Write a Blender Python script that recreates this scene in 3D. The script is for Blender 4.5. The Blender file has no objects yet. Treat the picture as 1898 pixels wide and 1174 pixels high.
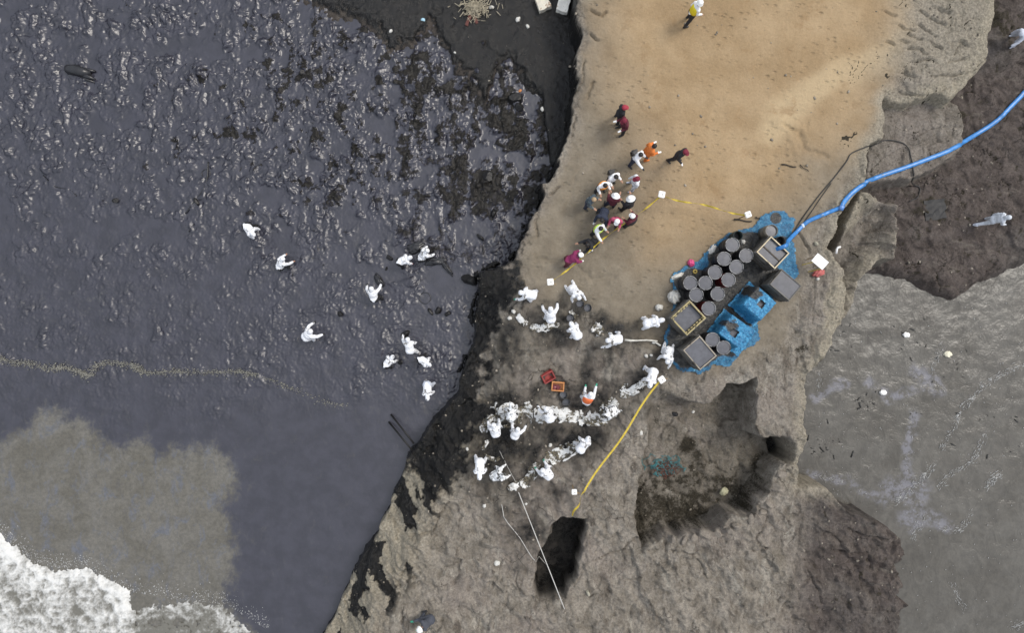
import bpy, bmesh, math, random
import numpy as np
from mathutils import Vector, Matrix, Euler

SC = bpy.context.scene
COL = SC.collection

# ------------------------------------------------------------------ camera
CAM_Z = 28.2          # drone hovering above sea level (0), plateau is at about 2.2 m
FPX = 1118.0          # focal length in photograph pixels
cam_d = bpy.data.cameras.new("camera")
cam_d.sensor_fit = 'HORIZONTAL'
cam_d.angle = 2 * math.atan(949.0 / FPX)
cam_d.clip_end = 2000
cam = bpy.data.objects.new("camera", cam_d)
cam.location = (0, 0, CAM_Z)
cam.rotation_euler = (0, 0, 0)
COL.objects.link(cam)
SC.camera = cam

# ------------------------------------------------------------------ sky, sun, exposure
SUN_EL, SUN_AZ = math.radians(52), math.radians(28)   # azimuth counted from +X towards +Y
world = bpy.data.worlds.new("World")
SC.world = world
world.use_nodes = True
wn = world.node_tree.nodes; wl = world.node_tree.links
wn.clear()
w_out = wn.new('ShaderNodeOutputWorld'); w_bg = wn.new('ShaderNodeBackground')
w_sky = wn.new('ShaderNodeTexSky'); w_sky.sky_type = 'NISHITA'; w_sky.sun_disc = False
w_sky.sun_elevation = SUN_EL
w_sky.sun_rotation = math.radians(90) - SUN_AZ
w_sky.air_density = 1.0; w_sky.dust_density = 4.0; w_sky.altitude = 0
w_mix = wn.new('ShaderNodeMix'); w_mix.data_type = 'RGBA'
w_mix.inputs[0].default_value = 0.66                       # graded cloud deck over the clear sky
# unseen standard overcast deck, graded far brighter overhead to give the oil reflections contrast
w_tc = wn.new('ShaderNodeTexCoord'); w_sp = wn.new('ShaderNodeSeparateXYZ'); w_mr = wn.new('ShaderNodeMapRange'); w_cl = wn.new('ShaderNodeMix'); w_cl.data_type = 'RGBA'
wl.new(w_tc.outputs['Generated'], w_sp.inputs[0]); wl.new(w_sp.outputs[2], w_mr.inputs[0])
w_cl.inputs[6].default_value = (3.1, 3.25, 3.5, 1); w_cl.inputs[7].default_value = (9.3, 9.75, 10.5, 1)
wl.new(w_mr.outputs[0], w_cl.inputs[0]); wl.new(w_cl.outputs[2], w_mix.inputs[7])
wl.new(w_sky.outputs[0], w_mix.inputs[6])
wl.new(w_mix.outputs[2], w_bg.inputs[0])
w_bg.inputs[1].default_value = 0.118
wl.new(w_bg.outputs[0], w_out.inputs[0])

sun_d = bpy.data.lights.new("sun", 'SUN')
sun_d.energy = 1.5
sun_d.angle = math.radians(22)
sun_d.color = (1.0, 0.95, 0.87)
sun = bpy.data.objects.new("sun", sun_d)
sv = Vector((math.cos(SUN_EL) * math.cos(SUN_AZ), math.cos(SUN_EL) * math.sin(SUN_AZ), math.sin(SUN_EL)))
sun.rotation_euler = sv.to_track_quat('Z', 'Y').to_euler()
sun.location = sv * 60
COL.objects.link(sun)

SC.view_settings.view_transform = 'Standard'
SC.view_settings.look = 'None'
SC.view_settings.gamma = 1
SC.view_settings.use_curve_mapping = False
SC.view_settings.exposure = 0.5

# ------------------------------------------------------------------ helpers
random.seed(7)
RNG = np.random.default_rng(11)

def W(px, py, z=2.2):
    """photograph pixel seen on the level z -> metres"""
    k = (CAM_Z - z) / FPX
    return ((px - 949.0) * k, -(py - 587.0) * k)

def tag(o, label=None, cat=None, group=None, kind=None):
    if label: o["label"] = label
    if cat: o["category"] = cat
    if group: o["group"] = group
    if kind: o["kind"] = kind
    return o

def link(o, parent=None):
    COL.objects.link(o)
    if parent is not None:
        o.parent = parent
    return o

def mesh_obj(name, verts, faces, mats=(), parent=None, smooth=False, mat_idx=None):
    me = bpy.data.meshes.new(name)
    me.from_pydata([tuple(v) for v in verts], [], [tuple(f) for f in faces])
    for m in mats: me.materials.append(m)
    if mat_idx is not None:
        me.polygons.foreach_set('material_index', np.asarray(mat_idx, dtype=np.int32))
    if smooth:
        me.polygons.foreach_set('use_smooth', np.ones(len(me.polygons), dtype=bool))
    me.update()
    return link(bpy.data.objects.new(name, me), parent)

def empty(name, loc=(0, 0, 0), rz=0):
    o = bpy.data.objects.new(name, None)
    o.empty_display_size = 0.2
    o.location = loc; o.rotation_euler = (0, 0, rz)
    return link(o)

def copy_tree(o, parent=None):
    c = o.copy(); COL.objects.link(c); c.parent = parent
    for ch in list(o.children): copy_tree(ch, c)
    return c

# ---- numpy noise
def _h(ix, iy, s):
    n = (ix.astype(np.int64) * 374761393 + iy.astype(np.int64) * 668265263 + s * 974711) & 0xffffffff
    n = ((n ^ (n >> 13)) * 1274126177) & 0xffffffff
    n = ((n ^ (n >> 16)) * 2246822519) & 0xffffffff
    return ((n ^ (n >> 15)) & 0xffff).astype(np.float32) / 65535.0

def perlin(x, y, s=0):
    xi = np.floor(x); yi = np.floor(y)
    xf = (x - xi).astype(np.float32); yf = (y - yi).astype(np.float32)
    xi = xi.astype(np.int64); yi = yi.astype(np.int64)
    u = xf * xf * xf * (xf * (xf * 6 - 15) + 10); v = yf * yf * yf * (yf * (yf * 6 - 15) + 10)
    def g(dx, dy):
        a = _h(xi + dx, yi + dy, s) * 6.2831853
        return np.cos(a) * (xf - dx) + np.sin(a) * (yf - dy)
    n00 = g(0, 0); n10 = g(1, 0); n01 = g(0, 1); n11 = g(1, 1)
    a = n00 + u * (n10 - n00); b = n01 + u * (n11 - n01)
    return (a + v * (b - a)) * 1.5

def fbm(x, y, f=1.0, o=4, s=0, gain=0.5):
    r = 0; a = 1.0; t = 0
    for i in range(o):
        r = r + a * perlin(x * f + 17.3 * i, y * f - 9.1 * i, s + i); t += a
        a *= gain; f *= 2.03
    return r / t

def ridged(x, y, f=1.0, o=4, s=0, gain=0.5):
    r = 0; a = 1.0; t = 0
    for i in range(o):
        r = r + a * (1 - np.abs(perlin(x * f + 7.7 * i, y * f + 3.1 * i, s + i)) * 2.0); t += a
        a *= gain; f *= 2.1
    return r / t

def worley(x, y, s=0):
    xi = np.floor(x).astype(np.int64); yi = np.floor(y).astype(np.int64)
    f1 = np.full(x.shape, 9.0, np.float32); f2 = f1.copy(); cid = np.zeros(x.shape, np.float32)
    for dx in (-1, 0, 1):
        for dy in (-1, 0, 1):
            cx = xi + dx; cy = yi + dy
            d = np.hypot(cx + _h(cx, cy, s) - x, cy + _h(cx, cy, s + 5) - y).astype(np.float32)
            h = _h(cx, cy, s + 9)
            m = d < f1
            f2 = np.where(m, f1, np.minimum(f2, d))
            cid = np.where(m, h, cid); f1 = np.where(m, d, f1)
    return f1, f2, cid

def facet(x, y, s=0):
    """broken rock: one tilted plane per irregular cell"""
    xi = np.floor(x).astype(np.int64); yi = np.floor(y).astype(np.int64)
    f1 = np.full(x.shape, 9.0, np.float32); out = np.zeros(x.shape, np.float32)
    for dx in (-1, 0, 1):
        for dy in (-1, 0, 1):
            cx = xi + dx; cy = yi + dy
            ax = x - cx - _h(cx, cy, s); ay = y - cy - _h(cx, cy, s + 5)
            d = np.hypot(ax, ay).astype(np.float32); m = d < f1
            pl = (_h(cx, cy, s + 9) - .5) * ax * 1.6 + (_h(cx, cy, s + 13) - .5) * ay * 1.6 + (_h(cx, cy, s + 17) - .5) * .7
            out = np.where(m, pl, out); f1 = np.where(m, d, f1)
    return out

def sst(a, b, x):
    t = np.clip((x - a) / (b - a), 0, 1)
    return t * t * (3 - 2 * t)

def sdf(poly, x, y, far=3.0):
    """signed distance, positive inside; exact only within `far` metres of the outline"""
    P = np.asarray(poly, dtype=np.float32); n = len(P)
    out = np.full(x.shape, -far, np.float32)
    bb = (x > P[:, 0].min() - far) & (x < P[:, 0].max() + far) & (y > P[:, 1].min() - far) & (y < P[:, 1].max() + far)
    xs = x[bb].astype(np.float32); ys = y[bb].astype(np.float32)
    d2 = np.full(xs.shape, far * far * 4, np.float32); ins = np.zeros(xs.shape, bool)
    for i in range(n):
        ax, ay = P[i]; bx, by = P[(i + 1) % n]
        ex, ey = bx - ax, by - ay
        L = ex * ex + ey * ey + 1e-12
        t = np.clip(((xs - ax) * ex + (ys - ay) * ey) / L, 0, 1)
        dd = (xs - ax - t * ex) ** 2 + (ys - ay - t * ey) ** 2
        np.minimum(d2, dd, out=d2)
        c = ((ay > ys) != (by > ys))
        if ey != 0:
            ins ^= c & (xs < ex * (ys - ay) / ey + ax)
    d = np.sqrt(d2)
    out[bb] = np.where(ins, d, -d)
    return np.clip(out, -far, far * 2)

def poly(pts, z=2.2):
    return [W(p[0], p[1], z) for p in pts]

def line_dist(pts, x, y, far=4.0):
    out = np.full(x.shape, far, np.float32)
    for (ax, ay), (bx, by) in zip(pts[:-1], pts[1:]):
        ex, ey = bx - ax, by - ay
        L = ex * ex + ey * ey + 1e-12
        t = np.clip(((x - ax) * ex + (y - ay) * ey) / L, 0, 1)
        np.minimum(out, np.hypot(x - ax - t * ex, y - ay - t * ey), out=out)
    return out

def axis(lo, hi, step, outer, ostep):
    a = np.arange(lo, hi + step * .5, step)
    o = np.arange(ostep, outer, ostep)
    return np.concatenate([(lo - o)[::-1], a, hi + o]) if outer > 0 else a

def sheet(name, xs, ys, Z, keep, mats, attrs=None, kind='structure', parent=None):
    """rectilinear height sheet; faces only where keep (per vertex, any corner) holds"""
    nx, ny = len(xs), len(ys)
    X, Y = np.meshgrid(xs, ys)
    q = keep[:-1, :-1] | keep[1:, :-1] | keep[:-1, 1:] | keep[1:, 1:]
    j, i = np.nonzero(q)
    a = j * nx + i
    F = np.stack([a, a + 1, a + nx + 1, a + nx], 1)
    used = np.zeros(nx * ny, bool); used[F.ravel()] = True
    remap = np.cumsum(used) - 1
    F = remap[F].astype(np.int32)
    co = np.stack([X.ravel(), Y.ravel(), Z.ravel()], 1)[used].astype(np.float32)
    me = bpy.data.meshes.new(name)
    me.vertices.add(len(co)); me.vertices.foreach_set('co', co.ravel())
    me.loops.add(F.size); me.loops.foreach_set('vertex_index', F.ravel())
    me.polygons.add(len(F))
    me.polygons.foreach_set('loop_start', np.arange(0, F.size, 4, dtype=np.int32))
    me.polygons.foreach_set('use_smooth', np.ones(len(F), bool))
    me.update(calc_edges=True)
    for an, arr in (attrs or {}).items():
        at = me.attributes.new(an, 'FLOAT_COLOR', 'POINT')
        c = np.ones((nx * ny, 4), np.float32)
        for k, ch in enumerate(arr): c[:, k] = np.asarray(ch, np.float32).ravel()
        at.data.foreach_set('color', c[used].ravel())
    for m in mats: me.materials.append(m)
    o = link(bpy.data.objects.new(name, me), parent)
    if kind: o["kind"] = kind
    return o

# ---- node helper
class NT:
    def __init__(s, name):
        s.m = bpy.data.materials.new(name); s.m.use_nodes = True
        s.t = s.m.node_tree; s.t.nodes.clear()
        s.out = s.t.nodes.new('ShaderNodeOutputMaterial')
        s.b = s.t.nodes.new('ShaderNodeBsdfPrincipled')
        s.t.links.new(s.b.outputs[0], s.out.inputs[0])
    def put(s, sock, v):
        if isinstance(v, bpy.types.NodeSocket): s.t.links.new(v, sock)
        elif isinstance(v, (tuple, list)):
            v = tuple(v)
            sock.default_value = v + (1,) if (len(v) == 3 and len(sock.default_value) == 4) else v
        else: sock.default_value = v
    def set(s, **kw):
        names = dict(color='Base Color', rough='Roughness', metal='Metallic', normal='Normal', ior='IOR',
                     coat='Coat Weight', coatr='Coat Roughness', spec='Specular IOR Level', sss='Subsurface Weight',
                     trans='Transmission Weight', alpha='Alpha')
        for k, v in kw.items(): s.put(s.b.inputs[names[k]], v)
        return s
    def pos(s):
        return s.t.nodes.new('ShaderNodeNewGeometry').outputs['Position']
    def obj(s):
        return s.t.nodes.new('ShaderNodeTexCoord').outputs['Object']
    def rnd(s):
        return s.t.nodes.new('ShaderNodeObjectInfo').outputs['Random']
    def map(s, v, sc=(1, 1, 1), rot=(0, 0, 0)):
        n = s.t.nodes.new('ShaderNodeMapping'); s.put(n.inputs[0], v)
        n.inputs['Scale'].default_value = sc; n.inputs['Rotation'].default_value = rot
        return n.outputs[0]
    def noise(s, v, sc, det=4, rough=0.55, dist=0.0):
        n = s.t.nodes.new('ShaderNodeTexNoise'); s.put(n.inputs['Vector'], v)
        n.inputs['Scale'].default_value = sc; n.inputs['Detail'].default_value = det
        n.inputs['Roughness'].default_value = rough; n.inputs['Distortion'].default_value = dist
        return n.outputs[0]
    def vor(s, v, sc, feat='F1'):
        n = s.t.nodes.new('ShaderNodeTexVoronoi'); n.feature = feat; s.put(n.inputs['Vector'], v)
        n.inputs['Scale'].default_value = sc
        return n.outputs['Distance']
    def math(s, op, a, b=0.0, clamp=False):
        n = s.t.nodes.new('ShaderNodeMath'); n.operation = op; n.use_clamp = clamp
        s.put(n.inputs[0], a); s.put(n.inputs[1], b)
        return n.outputs[0]
    def rng(s, v, a, b, c=0.0, d=1.0):
        n = s.t.nodes.new('ShaderNodeMapRange'); n.interpolation_type = 'SMOOTHSTEP'
        s.put(n.inputs[0], v); s.put(n.inputs[1], a); s.put(n.inputs[2], b); s.put(n.inputs[3], c); s.put(n.inputs[4], d)
        return n.outputs[0]
    def mix(s, f, a, b, mode='MIX'):
        n = s.t.nodes.new('ShaderNodeMix'); n.data_type = 'RGBA'; n.blend_type = mode
        s.put(n.inputs[0], f); s.put(n.inputs[6], a); s.put(n.inputs[7], b)
        return n.outputs[2]
    def attr(s, name):
        n = s.t.nodes.new('ShaderNodeAttribute'); n.attribute_name = name
        sp = s.t.nodes.new('ShaderNodeSeparateColor'); s.t.links.new(n.outputs['Color'], sp.inputs[0])
        return sp.outputs[0], sp.outputs[1], sp.outputs[2], n.outputs['Alpha']
    def bump(s, h, st=0.5, dist=0.02, normal=None):
        n = s.t.nodes.new('ShaderNodeBump'); n.inputs['Strength'].default_value = st
        n.inputs['Distance'].default_value = dist; s.put(n.inputs['Height'], h)
        if normal is not None: s.put(n.inputs['Normal'], normal)
        return n.outputs[0]
    def gain(s, col, f, lo, hi):
        """multiply a colour by lo..hi according to f 0..1"""
        g = s.rng(f, 0.3, 0.7, lo, hi)
        c = s.t.nodes.new('ShaderNodeCombineColor')
        for k in range(3): s.put(c.inputs[k], g)
        return s.mix(1.0, col, c.outputs[0], 'MULTIPLY')

def plain(name, col, rough=0.6, var=0.12, scale=6.0, bump=0.15, metal=0.0, spec=0.5, bd=0.01, dirt=None, dirt_amt=0.0, dirt_scale=3.0):
    """procedural paint / cloth / plastic with uneven tone, fine relief and optional dirt"""
    n = NT(name); p = n.obj()
    a = n.noise(p, scale, 4)
    c = n.gain(col, a, 1 - var, 1 + var)
    r = rough
    if dirt is not None:
        d = n.rng(n.noise(p, dirt_scale, 5, 0.65), 0.62 - dirt_amt * .35, 0.72 - dirt_amt * .25)
        c = n.mix(d, c, dirt)
    n.set(color=c, rough=r, metal=metal, spec=spec)
    if bump > 0:
        n.set(normal=n.bump(n.noise(p, scale * 5, 4), bump, bd))
    return n.m
# ================================================================== THE SETTING: rock headland, oiled beach, oil slick, sea
PZ = 2.2
plateau = poly([(1075, -700), (1068, -60), (1066, 30), (1070, 60), (1062, 100), (1066, 160), (1056, 215), (1042, 270), (1026, 322), (1001, 338),
    (1001, 365), (985, 402), (966, 440), (948, 475), (915, 490), (884, 500), (876, 560), (872, 620), (858, 685), (840, 735), (806, 775), (772, 815),
    (745, 868), (722, 912), (706, 955), (690, 1005), (655, 1048), (622, 1108), (594, 1174), (540, 1290), (400, 1700),
    (1500, 1700), (1640, 1250), (1668, 1160), (1690, 1122), (1668, 1108), (1684, 1088), (1674, 1052), (1690, 1032), (1668, 992), (1630, 962),
    (1585, 950), (1545, 908), (1492, 900), (1486, 880), (1497, 830), (1500, 740), (1510, 690), (1545, 640), (1568, 592), (1572, 540), (1560, 500), (1548, 455),
    (1560, 405), (1606, 345), (1612, 272), (1640, 262), (1652, 184), (1700, 190), (1745, 172), (1772, 188), (1800, 160), (1832, 112), (1836, 70), (1846, 24), (1838, -40), (1900, -700)], PZ)
terrace = poly([(1600, 160), (1740, 150), (1790, 190), (1800, 235), (1792, 285), (1700, 335), (1600, 352)], 1.45)
ridge = poly([(1590, 345), (1640, 360), (1686, 372), (1682, 405), (1668, 440), (1664, 486), (1630, 490), (1604, 512), (1572, 592), (1530, 660), (1500, 700), (1520, 560), (1540, 470)], 1.7)
gully = [W(*p, 1.3) for p in ((1640, 395), (1600, 440), (1565, 480), (1545, 500))]
shelf = poly([(1520, -700), (1520, 560), (1576, 533), (1622, 526), (1690, 545), (1735, 578), (1782, 580), (1832, 552), (1900, 524), (2100, 440), (2500, -700)], 0.6)
basin = poly([(1200, 712), (1250, 736), (1310, 741), (1350, 716), (1395, 702), (1398, 800), (1452, 808), (1474, 815), (1476, 850), (1450, 862), (1424, 882),
    (1424, 912), (1380, 952), (1300, 986), (1205, 1004), (1188, 1012), (1174, 940), (1186, 860), (1202, 790), (1184, 752)], 2.0)
hole = poly([(1030, 968), (1060, 960), (1087, 958), (1088, 988), (1080, 1030), (1066, 1078), (1046, 1108), (1002, 1118), (988, 1090), (992, 1048), (1010, 1010)], 2.1)
slot = poly([(1452, 806), (1474, 818), (1476, 848), (1454, 860), (1446, 836)], 2.0)
warm = poly([(1130, -500), (1680, -500), (1690, 40), (1650, 140), (1630, 260), (1570, 270), (1500, 300), (1490, 360), (1420, 400), (1300, 470), (1200, 470), (1180, 420), (1210, 320), (1160, 200), (1120, 90)], PZ)
sandp = poly([(1072, -700), (1720, -700), (1700, 60), (1665, 160), (1630, 255), (1590, 330), (1530, 390), (1500, 450), (1490, 560), (1460, 640), (1330, 700), (1240, 690), (1180, 640), (1080, 570), (985, 560), (950, 520), (962, 440), (1000, 350), (1040, 265), (1064, 160), (1070, 60)], PZ)

LEDGES = [(p, .10) for p in (((1707, 20), (1719, 30)), ((1668, 45), (1678, 54), (1695, 58)), ((1707, 47), (1720, 58), (1738, 63)), ((1686, 64), (1697, 71), (1714, 73)), ((1725, 31), (1752, 42)), ((1676, 75), (1686, 80)),
    ((1686, 87), (1706, 92), (1710, 98), (1724, 100)), ((1699, 110), (1723, 108)), ((1678, 121), (1680, 134), (1702, 139)), ((1744, 139), (1767, 139), (1788, 131)), ((1645, 77), (1662, 84)), ((1782, 76), (1794, 83)), ((1773, 97), (1780, 81)), ((1675, 163), (1700, 170), (1744, 173)),
    ((1640, 20), (1660, 28)), ((1740, 10), (1765, 22)), ((1760, 110), (1790, 105)), ((1730, 75), (1750, 88)))]
LEDGES += [(p, .10) for p in (((1084, 113), (1080, 152), (1070, 176)), ((1098, 150), (1094, 180)), ((1100, 20), (1120, 30), (1128, 24)), ((1068, 215), (1062, 250)), ((1092, 60), (1106, 70)), ((1480, 430), (1500, 470)), ((1510, 520), (1506, 600)), ((1000, 366), (998, 400), (996, 440)), ((1020, 360), (1032, 345)),
    ((760, 1000), (800, 990), (830, 930)), ((700, 1060), (740, 1080), (760, 1040)), ((1100, 1040), (1150, 1030), (1180, 1000)), ((1300, 1040), (1310, 1070)), ((1240, 1020), (1290, 1030)), ((1420, 960), (1400, 1000)), ((1500, 1060), (1530, 1120)), ((1550, 1030), (1620, 1032), (1622, 1080)), ((1580, 985), (1640, 1000)), ((1090, 1115), (1100, 1105)))]

def land_height(X, Y):
    wx = X + 0.30 * fbm(X, Y, 0.7, 4, 3) + 0.05 * fbm(X, Y, 4.0, 2, 31)
    wy = Y + 0.22 * fbm(X, Y, 0.7, 4, 13) + 0.05 * fbm(X, Y, 4.0, 2, 41)
    H = -1.6 + 0.2 * fbm(X, Y, 0.3, 2, 1)
    M = {}
    ww = fbm(X, Y, 0.9, 3, 33); w2 = fbm(X, Y, 0.9, 3, 36)
    fc = .62 * facet((X * .9 + Y * .35) * 1.0 + .55 * ww, (Y * .6 - X * .2) * 1.0 + .55 * w2, 61) + .38 * facet(X * 2.3 + .6 * ww, Y * 1.8 + .6 * w2, 66) + .16 * facet(X * 5.2 + ww, Y * 4.6 + w2, 69)
    M['fc'] = fc
    n_lo = fbm(X, Y, 0.16, 3, 50); n_mid = fbm(X, Y, 0.9, 4, 51); n_hi = fbm(X, Y, 4.5, 4, 52)
    rg = ridged(X, Y, 0.8, 4, 53); rg2 = ridged(X * 0.7 + Y * 0.7, (Y - X) * 0.35, 1.6, 4, 54)
    M['n_mid'] = n_mid; M['n_hi'] = n_hi; M['rg'] = rg
    # dark beach at the foot of the headland, only just above the oil
    yb = W(0, 100, 0)[1]
    edge = np.interp(X, [W(p, 0, 0)[0] for p in (480, 540, 590, 640, 680, 725, 765, 800, 822, 845, 878, 900, 922, 950, 975, 1005, 1020, 1040)],
                     [W(0, p, 0)[1] for p in (-120, -5, 30, 45, 50, 104, 96, 60, 90, 146, 160, 205, 130, 130, 170, 200, 320, 420)])
    sb = (Y - edge) + 0.85 * fbm(X, Y, 0.8, 5, 60, 0.66) + 0.30 * n_hi
    sb = np.where(X < W(470, 0, 0)[0], -1.0, sb)
    beach = -0.10 + 0.36 * np.clip(sb + 0.35, 0, 1.2) + 0.06 * n_hi + 0.06 * n_mid + .05 * fc
    beach = np.where(X > 6, -1.5, beach)
    beach = np.where(X < -12.5, -1.5, beach)
    H = np.maximum(H, beach)
    M['beach'] = (sb > -0.6) & (beach > -0.3)
    # lower shelf on the right
    sd = sdf(shelf, wx, wy)
    f1, f2, cid = worley(X * 0.62 + 0.9 * n_mid, Y * 0.28 + 0.6 * fbm(X, Y, 0.8, 3, 77), 5)
    crack = sst(0.030, 0.0, f2 - f1) * sst(-.05, .2, fbm(X, Y, .6, 3, 79))
    stp = np.floor((n_lo * 2 + 0.2 * n_mid) * 4) / 4
    top = 0.55 + 0.14 * n_mid + 0.04 * rg + 0.025 * n_hi + 0.16 * stp + .13 * fc + 0.10 * (rg2 - .4) - 0.10 * crack
    h = -1.6 + (top + 1.6) * sst(-0.1, 1.1, sd) ** 0.6
    H = np.maximum(H, np.where(sd > -0.1, h, -1.6))
    M['shelf'] = sst(-0.2, 0.1, sd)
    # terrace and ridge between shelf and plateau
    sd = sdf(terrace, wx, wy)
    f1, f2, cid2 = worley(X * 0.8 + 0.35 * n_mid, Y * 1.1 + 0.3 * n_mid, 8)
    crk2 = sst(0.04, 0.0, f2 - f1) * sst(-.05, .2, n_mid)
    h = 1.42 + .16 * fc + 0.08 * n_mid + 0.03 * n_hi + 0.10 * (cid2 - .5) + 0.12 * stp - 0.08 * crk2
    H = np.where(sd > 0, np.maximum(H, H + (h - H) * sst(0, 0.25, sd)), H)
    M['terrace'] = sst(-.1, .1, sd)
    sd = sdf(ridge, wx, wy)
    h = 1.25 + 0.5 * sst(1.0, 0.2, sd) + 0.2 * n_mid + 0.08 * rg + 0.05 * n_hi + .3 * fc - 0.75 * np.exp(-(line_dist(gully, X, Y) / 0.7) ** 2)
    H = np.where(sd > 0, np.maximum(H, H + (h - H) * sst(0, 0.22, sd)), H)
    M['ridge'] = sst(-.1, .1, sd)
    # the plateau
    sd = sdf(plateau, wx, wy, 3.5)
    sand = sst(-0.5, 0.9, sdf(sandp, wx, wy) + 0.5 * n_mid) * sst(0.0, 0.5, sd)
    M['sand'] = sand
    M['warm'] = sst(-2.2, 2.2, sdf(warm, wx, wy, 4) + 0.9 * fbm(X, Y, 0.35, 4, 71))
    rock = 1 - sand
    # the west rim below the sand slopes down to the oil
    py_rim = sst(W(0, 430, 1)[1], W(0, 560, 1)[1], Y)
    west = sst(W(1000, 0, 1)[0], W(900, 0, 1)[0], X) * py_rim
    rimdrop = west * (1.15 * sst(2.1, 0.0, sd))
    q = (n_lo * 1.6 + 0.5 * n_mid) * 5
    strata = (np.floor(q) + sst(0.75, 1.0, q - np.floor(q))) / 5
    f1, f2, cid3 = worley(X * 0.7 + 0.5 * n_mid, Y * 0.9 + 0.4 * rg, 15)
    crk = sst(0.045, 0.0, f2 - f1) * sst(.0, .25, n_mid)
    east_rock = sst(W(1590, 0, 2)[0], W(1740, 0, 2)[0], X + 1.3 * fbm(X, Y, .5, 4, 81)) * sst(W(0, 230, 2)[1], W(0, 120, 2)[1], Y)
    low = sst(W(0, 700, 2)[1], W(0, 900, 2)[1], Y)
    top = PZ + 0.22 * n_lo + rock * ((1 - .45 * east_rock) * (0.08 * n_mid + 0.06 * (rg - .4) + 0.035 * n_hi + 0.16 * fc) + 0.30 * strata * (1 - .45 * east_rock) - 0.10 * crk * (0.35 + 0.65 * east_rock)) \
        + low * rock * (0.12 * (rg2 - .4) + 0.06 * n_mid + .08 * fc) + sand * (0.05 * n_mid + 0.012 * n_hi) - rimdrop * (1 + 0.35 * (rg2 - 0.4) + .5 * fc) + west * 0.35 * (rg2 - .5) * sst(3.0, 1.0, sd)
    # ledge breaks on the sand
    for pts, amp in ((((1450, 232), (1478, 243), (1490, 275), (1530, 292)), .09), (((1000, 480), (1068, 490), (1100, 515), (1140, 512)), .07), (((1085, 300), (1060, 345), (1035, 420)), .04)):
        dl = line_dist([W(*p) for p in pts], wx, wy)
        top = top - amp * np.exp(-(dl / 0.09) ** 2) + amp * .8 * np.exp(-((dl - .25) / 0.25) ** 2) * sst(-0.2, 0.4, n_mid)
    for pts, amp in LEDGES:
        P2 = [W(*p) for p in pts]
        cxm = sum(p[0] for p in P2) / len(P2); cym = sum(p[1] for p in P2) / len(P2)
        bb = (np.abs(X - cxm) < 2.6) & (np.abs(Y - cym) < 2.6)
        xs_, ys_ = wx[bb], wy[bb]
        dl = line_dist(P2, xs_, ys_)
        up_ = sst(-.02, .05, ys_ - np.interp(xs_, *zip(*sorted(P2))))
        top[bb] = top[bb] - 1.3 * amp * np.exp(-(dl / 0.040) ** 2) + amp * .55 * up_ * np.exp(-(dl / .22) ** 2)
    h = H + (top - H) * sst(-0.02, 0.16, sd) ** 0.8
    # broken foot of the cliff
    foot = (0.9 * sst(-0.55, 0.0, sd) * (0.35 + 0.65 * sst(0.35, 0.8, rg)) - 0.35)
    foot = np.where((X < 3) & (Y > -4.5), foot, -1.0)
    H = np.where(sd > -0.03, np.maximum(H, h), np.maximum(H, np.where(sd > -0.6, foot, -1.6)))
    M['plat'] = sst(-0.1, 0.05, sd); M['psd'] = sd
    # tide basin sunk into the plateau
    sdb = sdf(basin, X + 0.42 * fbm(X, Y, 0.8, 4, 3), Y + 0.42 * fbm(X, Y, 0.8, 4, 13)) + .05 * fc
    bx, by = W(1190, 740); cx, cy = W(1420, 880)
    nw = np.clip(((X - bx) * (cx - bx) + (Y - by) * (cy - by)) / ((cx - bx) ** 2 + (cy - by) ** 2), 0, 1)   # 0 in the north west, 1 in the south east
    fl = 1.62 - 1.10 * sst(0.0, 0.70, nw) + 0.12 * n_mid + 0.06 * rg + 0.06 * n_hi + .28 * fc
    wall = 0.09 + 0.7 * sst(0.32, 0.0, nw)
    t = sst(0, 1, np.clip(sdb / wall, 0, 1))
    H = np.where(sdb > 0, H + (np.minimum(fl, H) - H) * t, H)
    M['basin'] = sst(0, .15, sdb); M['nw'] = nw; M['bwall_shade'] = sst(-.02, .05, sdb) * sst(.42, .16, sdb) * sst(.42, .62, nw) * sst(W(0, 850)[1], W(0, 900)[1], Y)
    sds = sdf(slot, wx, wy)
    H = np.where(sds > 0, H + (0.2 - H) * sst(0, .1, sds), H)
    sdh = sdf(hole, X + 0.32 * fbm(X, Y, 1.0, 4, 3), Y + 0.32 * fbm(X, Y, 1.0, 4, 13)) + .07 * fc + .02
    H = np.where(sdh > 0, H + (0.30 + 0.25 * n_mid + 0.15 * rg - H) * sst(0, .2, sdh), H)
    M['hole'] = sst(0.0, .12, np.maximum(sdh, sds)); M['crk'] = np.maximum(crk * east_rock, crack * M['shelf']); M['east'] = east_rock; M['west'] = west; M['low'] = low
    M['rg2'] = rg2; M['wx'] = wx; M['wy'] = wy
    return H, M

lx = axis(-11.0, 24.6, 0.045, 9, 0.6); ly = axis(-15.3, 15.3, 0.045, 9, 0.6)
LX, LY = np.meshgrid(lx, ly)
LH, LM = land_height(LX, LY)

def ground_at(x, y):
    """height of whatever one stands on at x, y"""
    i = int(np.clip(np.searchsorted(lx, x), 1, len(lx) - 1)); j = int(np.clip(np.searchsorted(ly, y), 1, len(ly) - 1))
    h = float(LH[j, i])
    return max(h, 0.05)

def on_ground(px, py, dz=0.0):
    """the spot of ground that the pixel shows (dz above it)"""
    z = 2.2
    for _ in range(8):
        x, y = W(px, py, z + dz)
        z = 0.5 * z + 0.5 * ground_at(x, y)
    x, y = W(px, py, z + dz)
    return x, y, ground_at(x, y)

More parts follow.
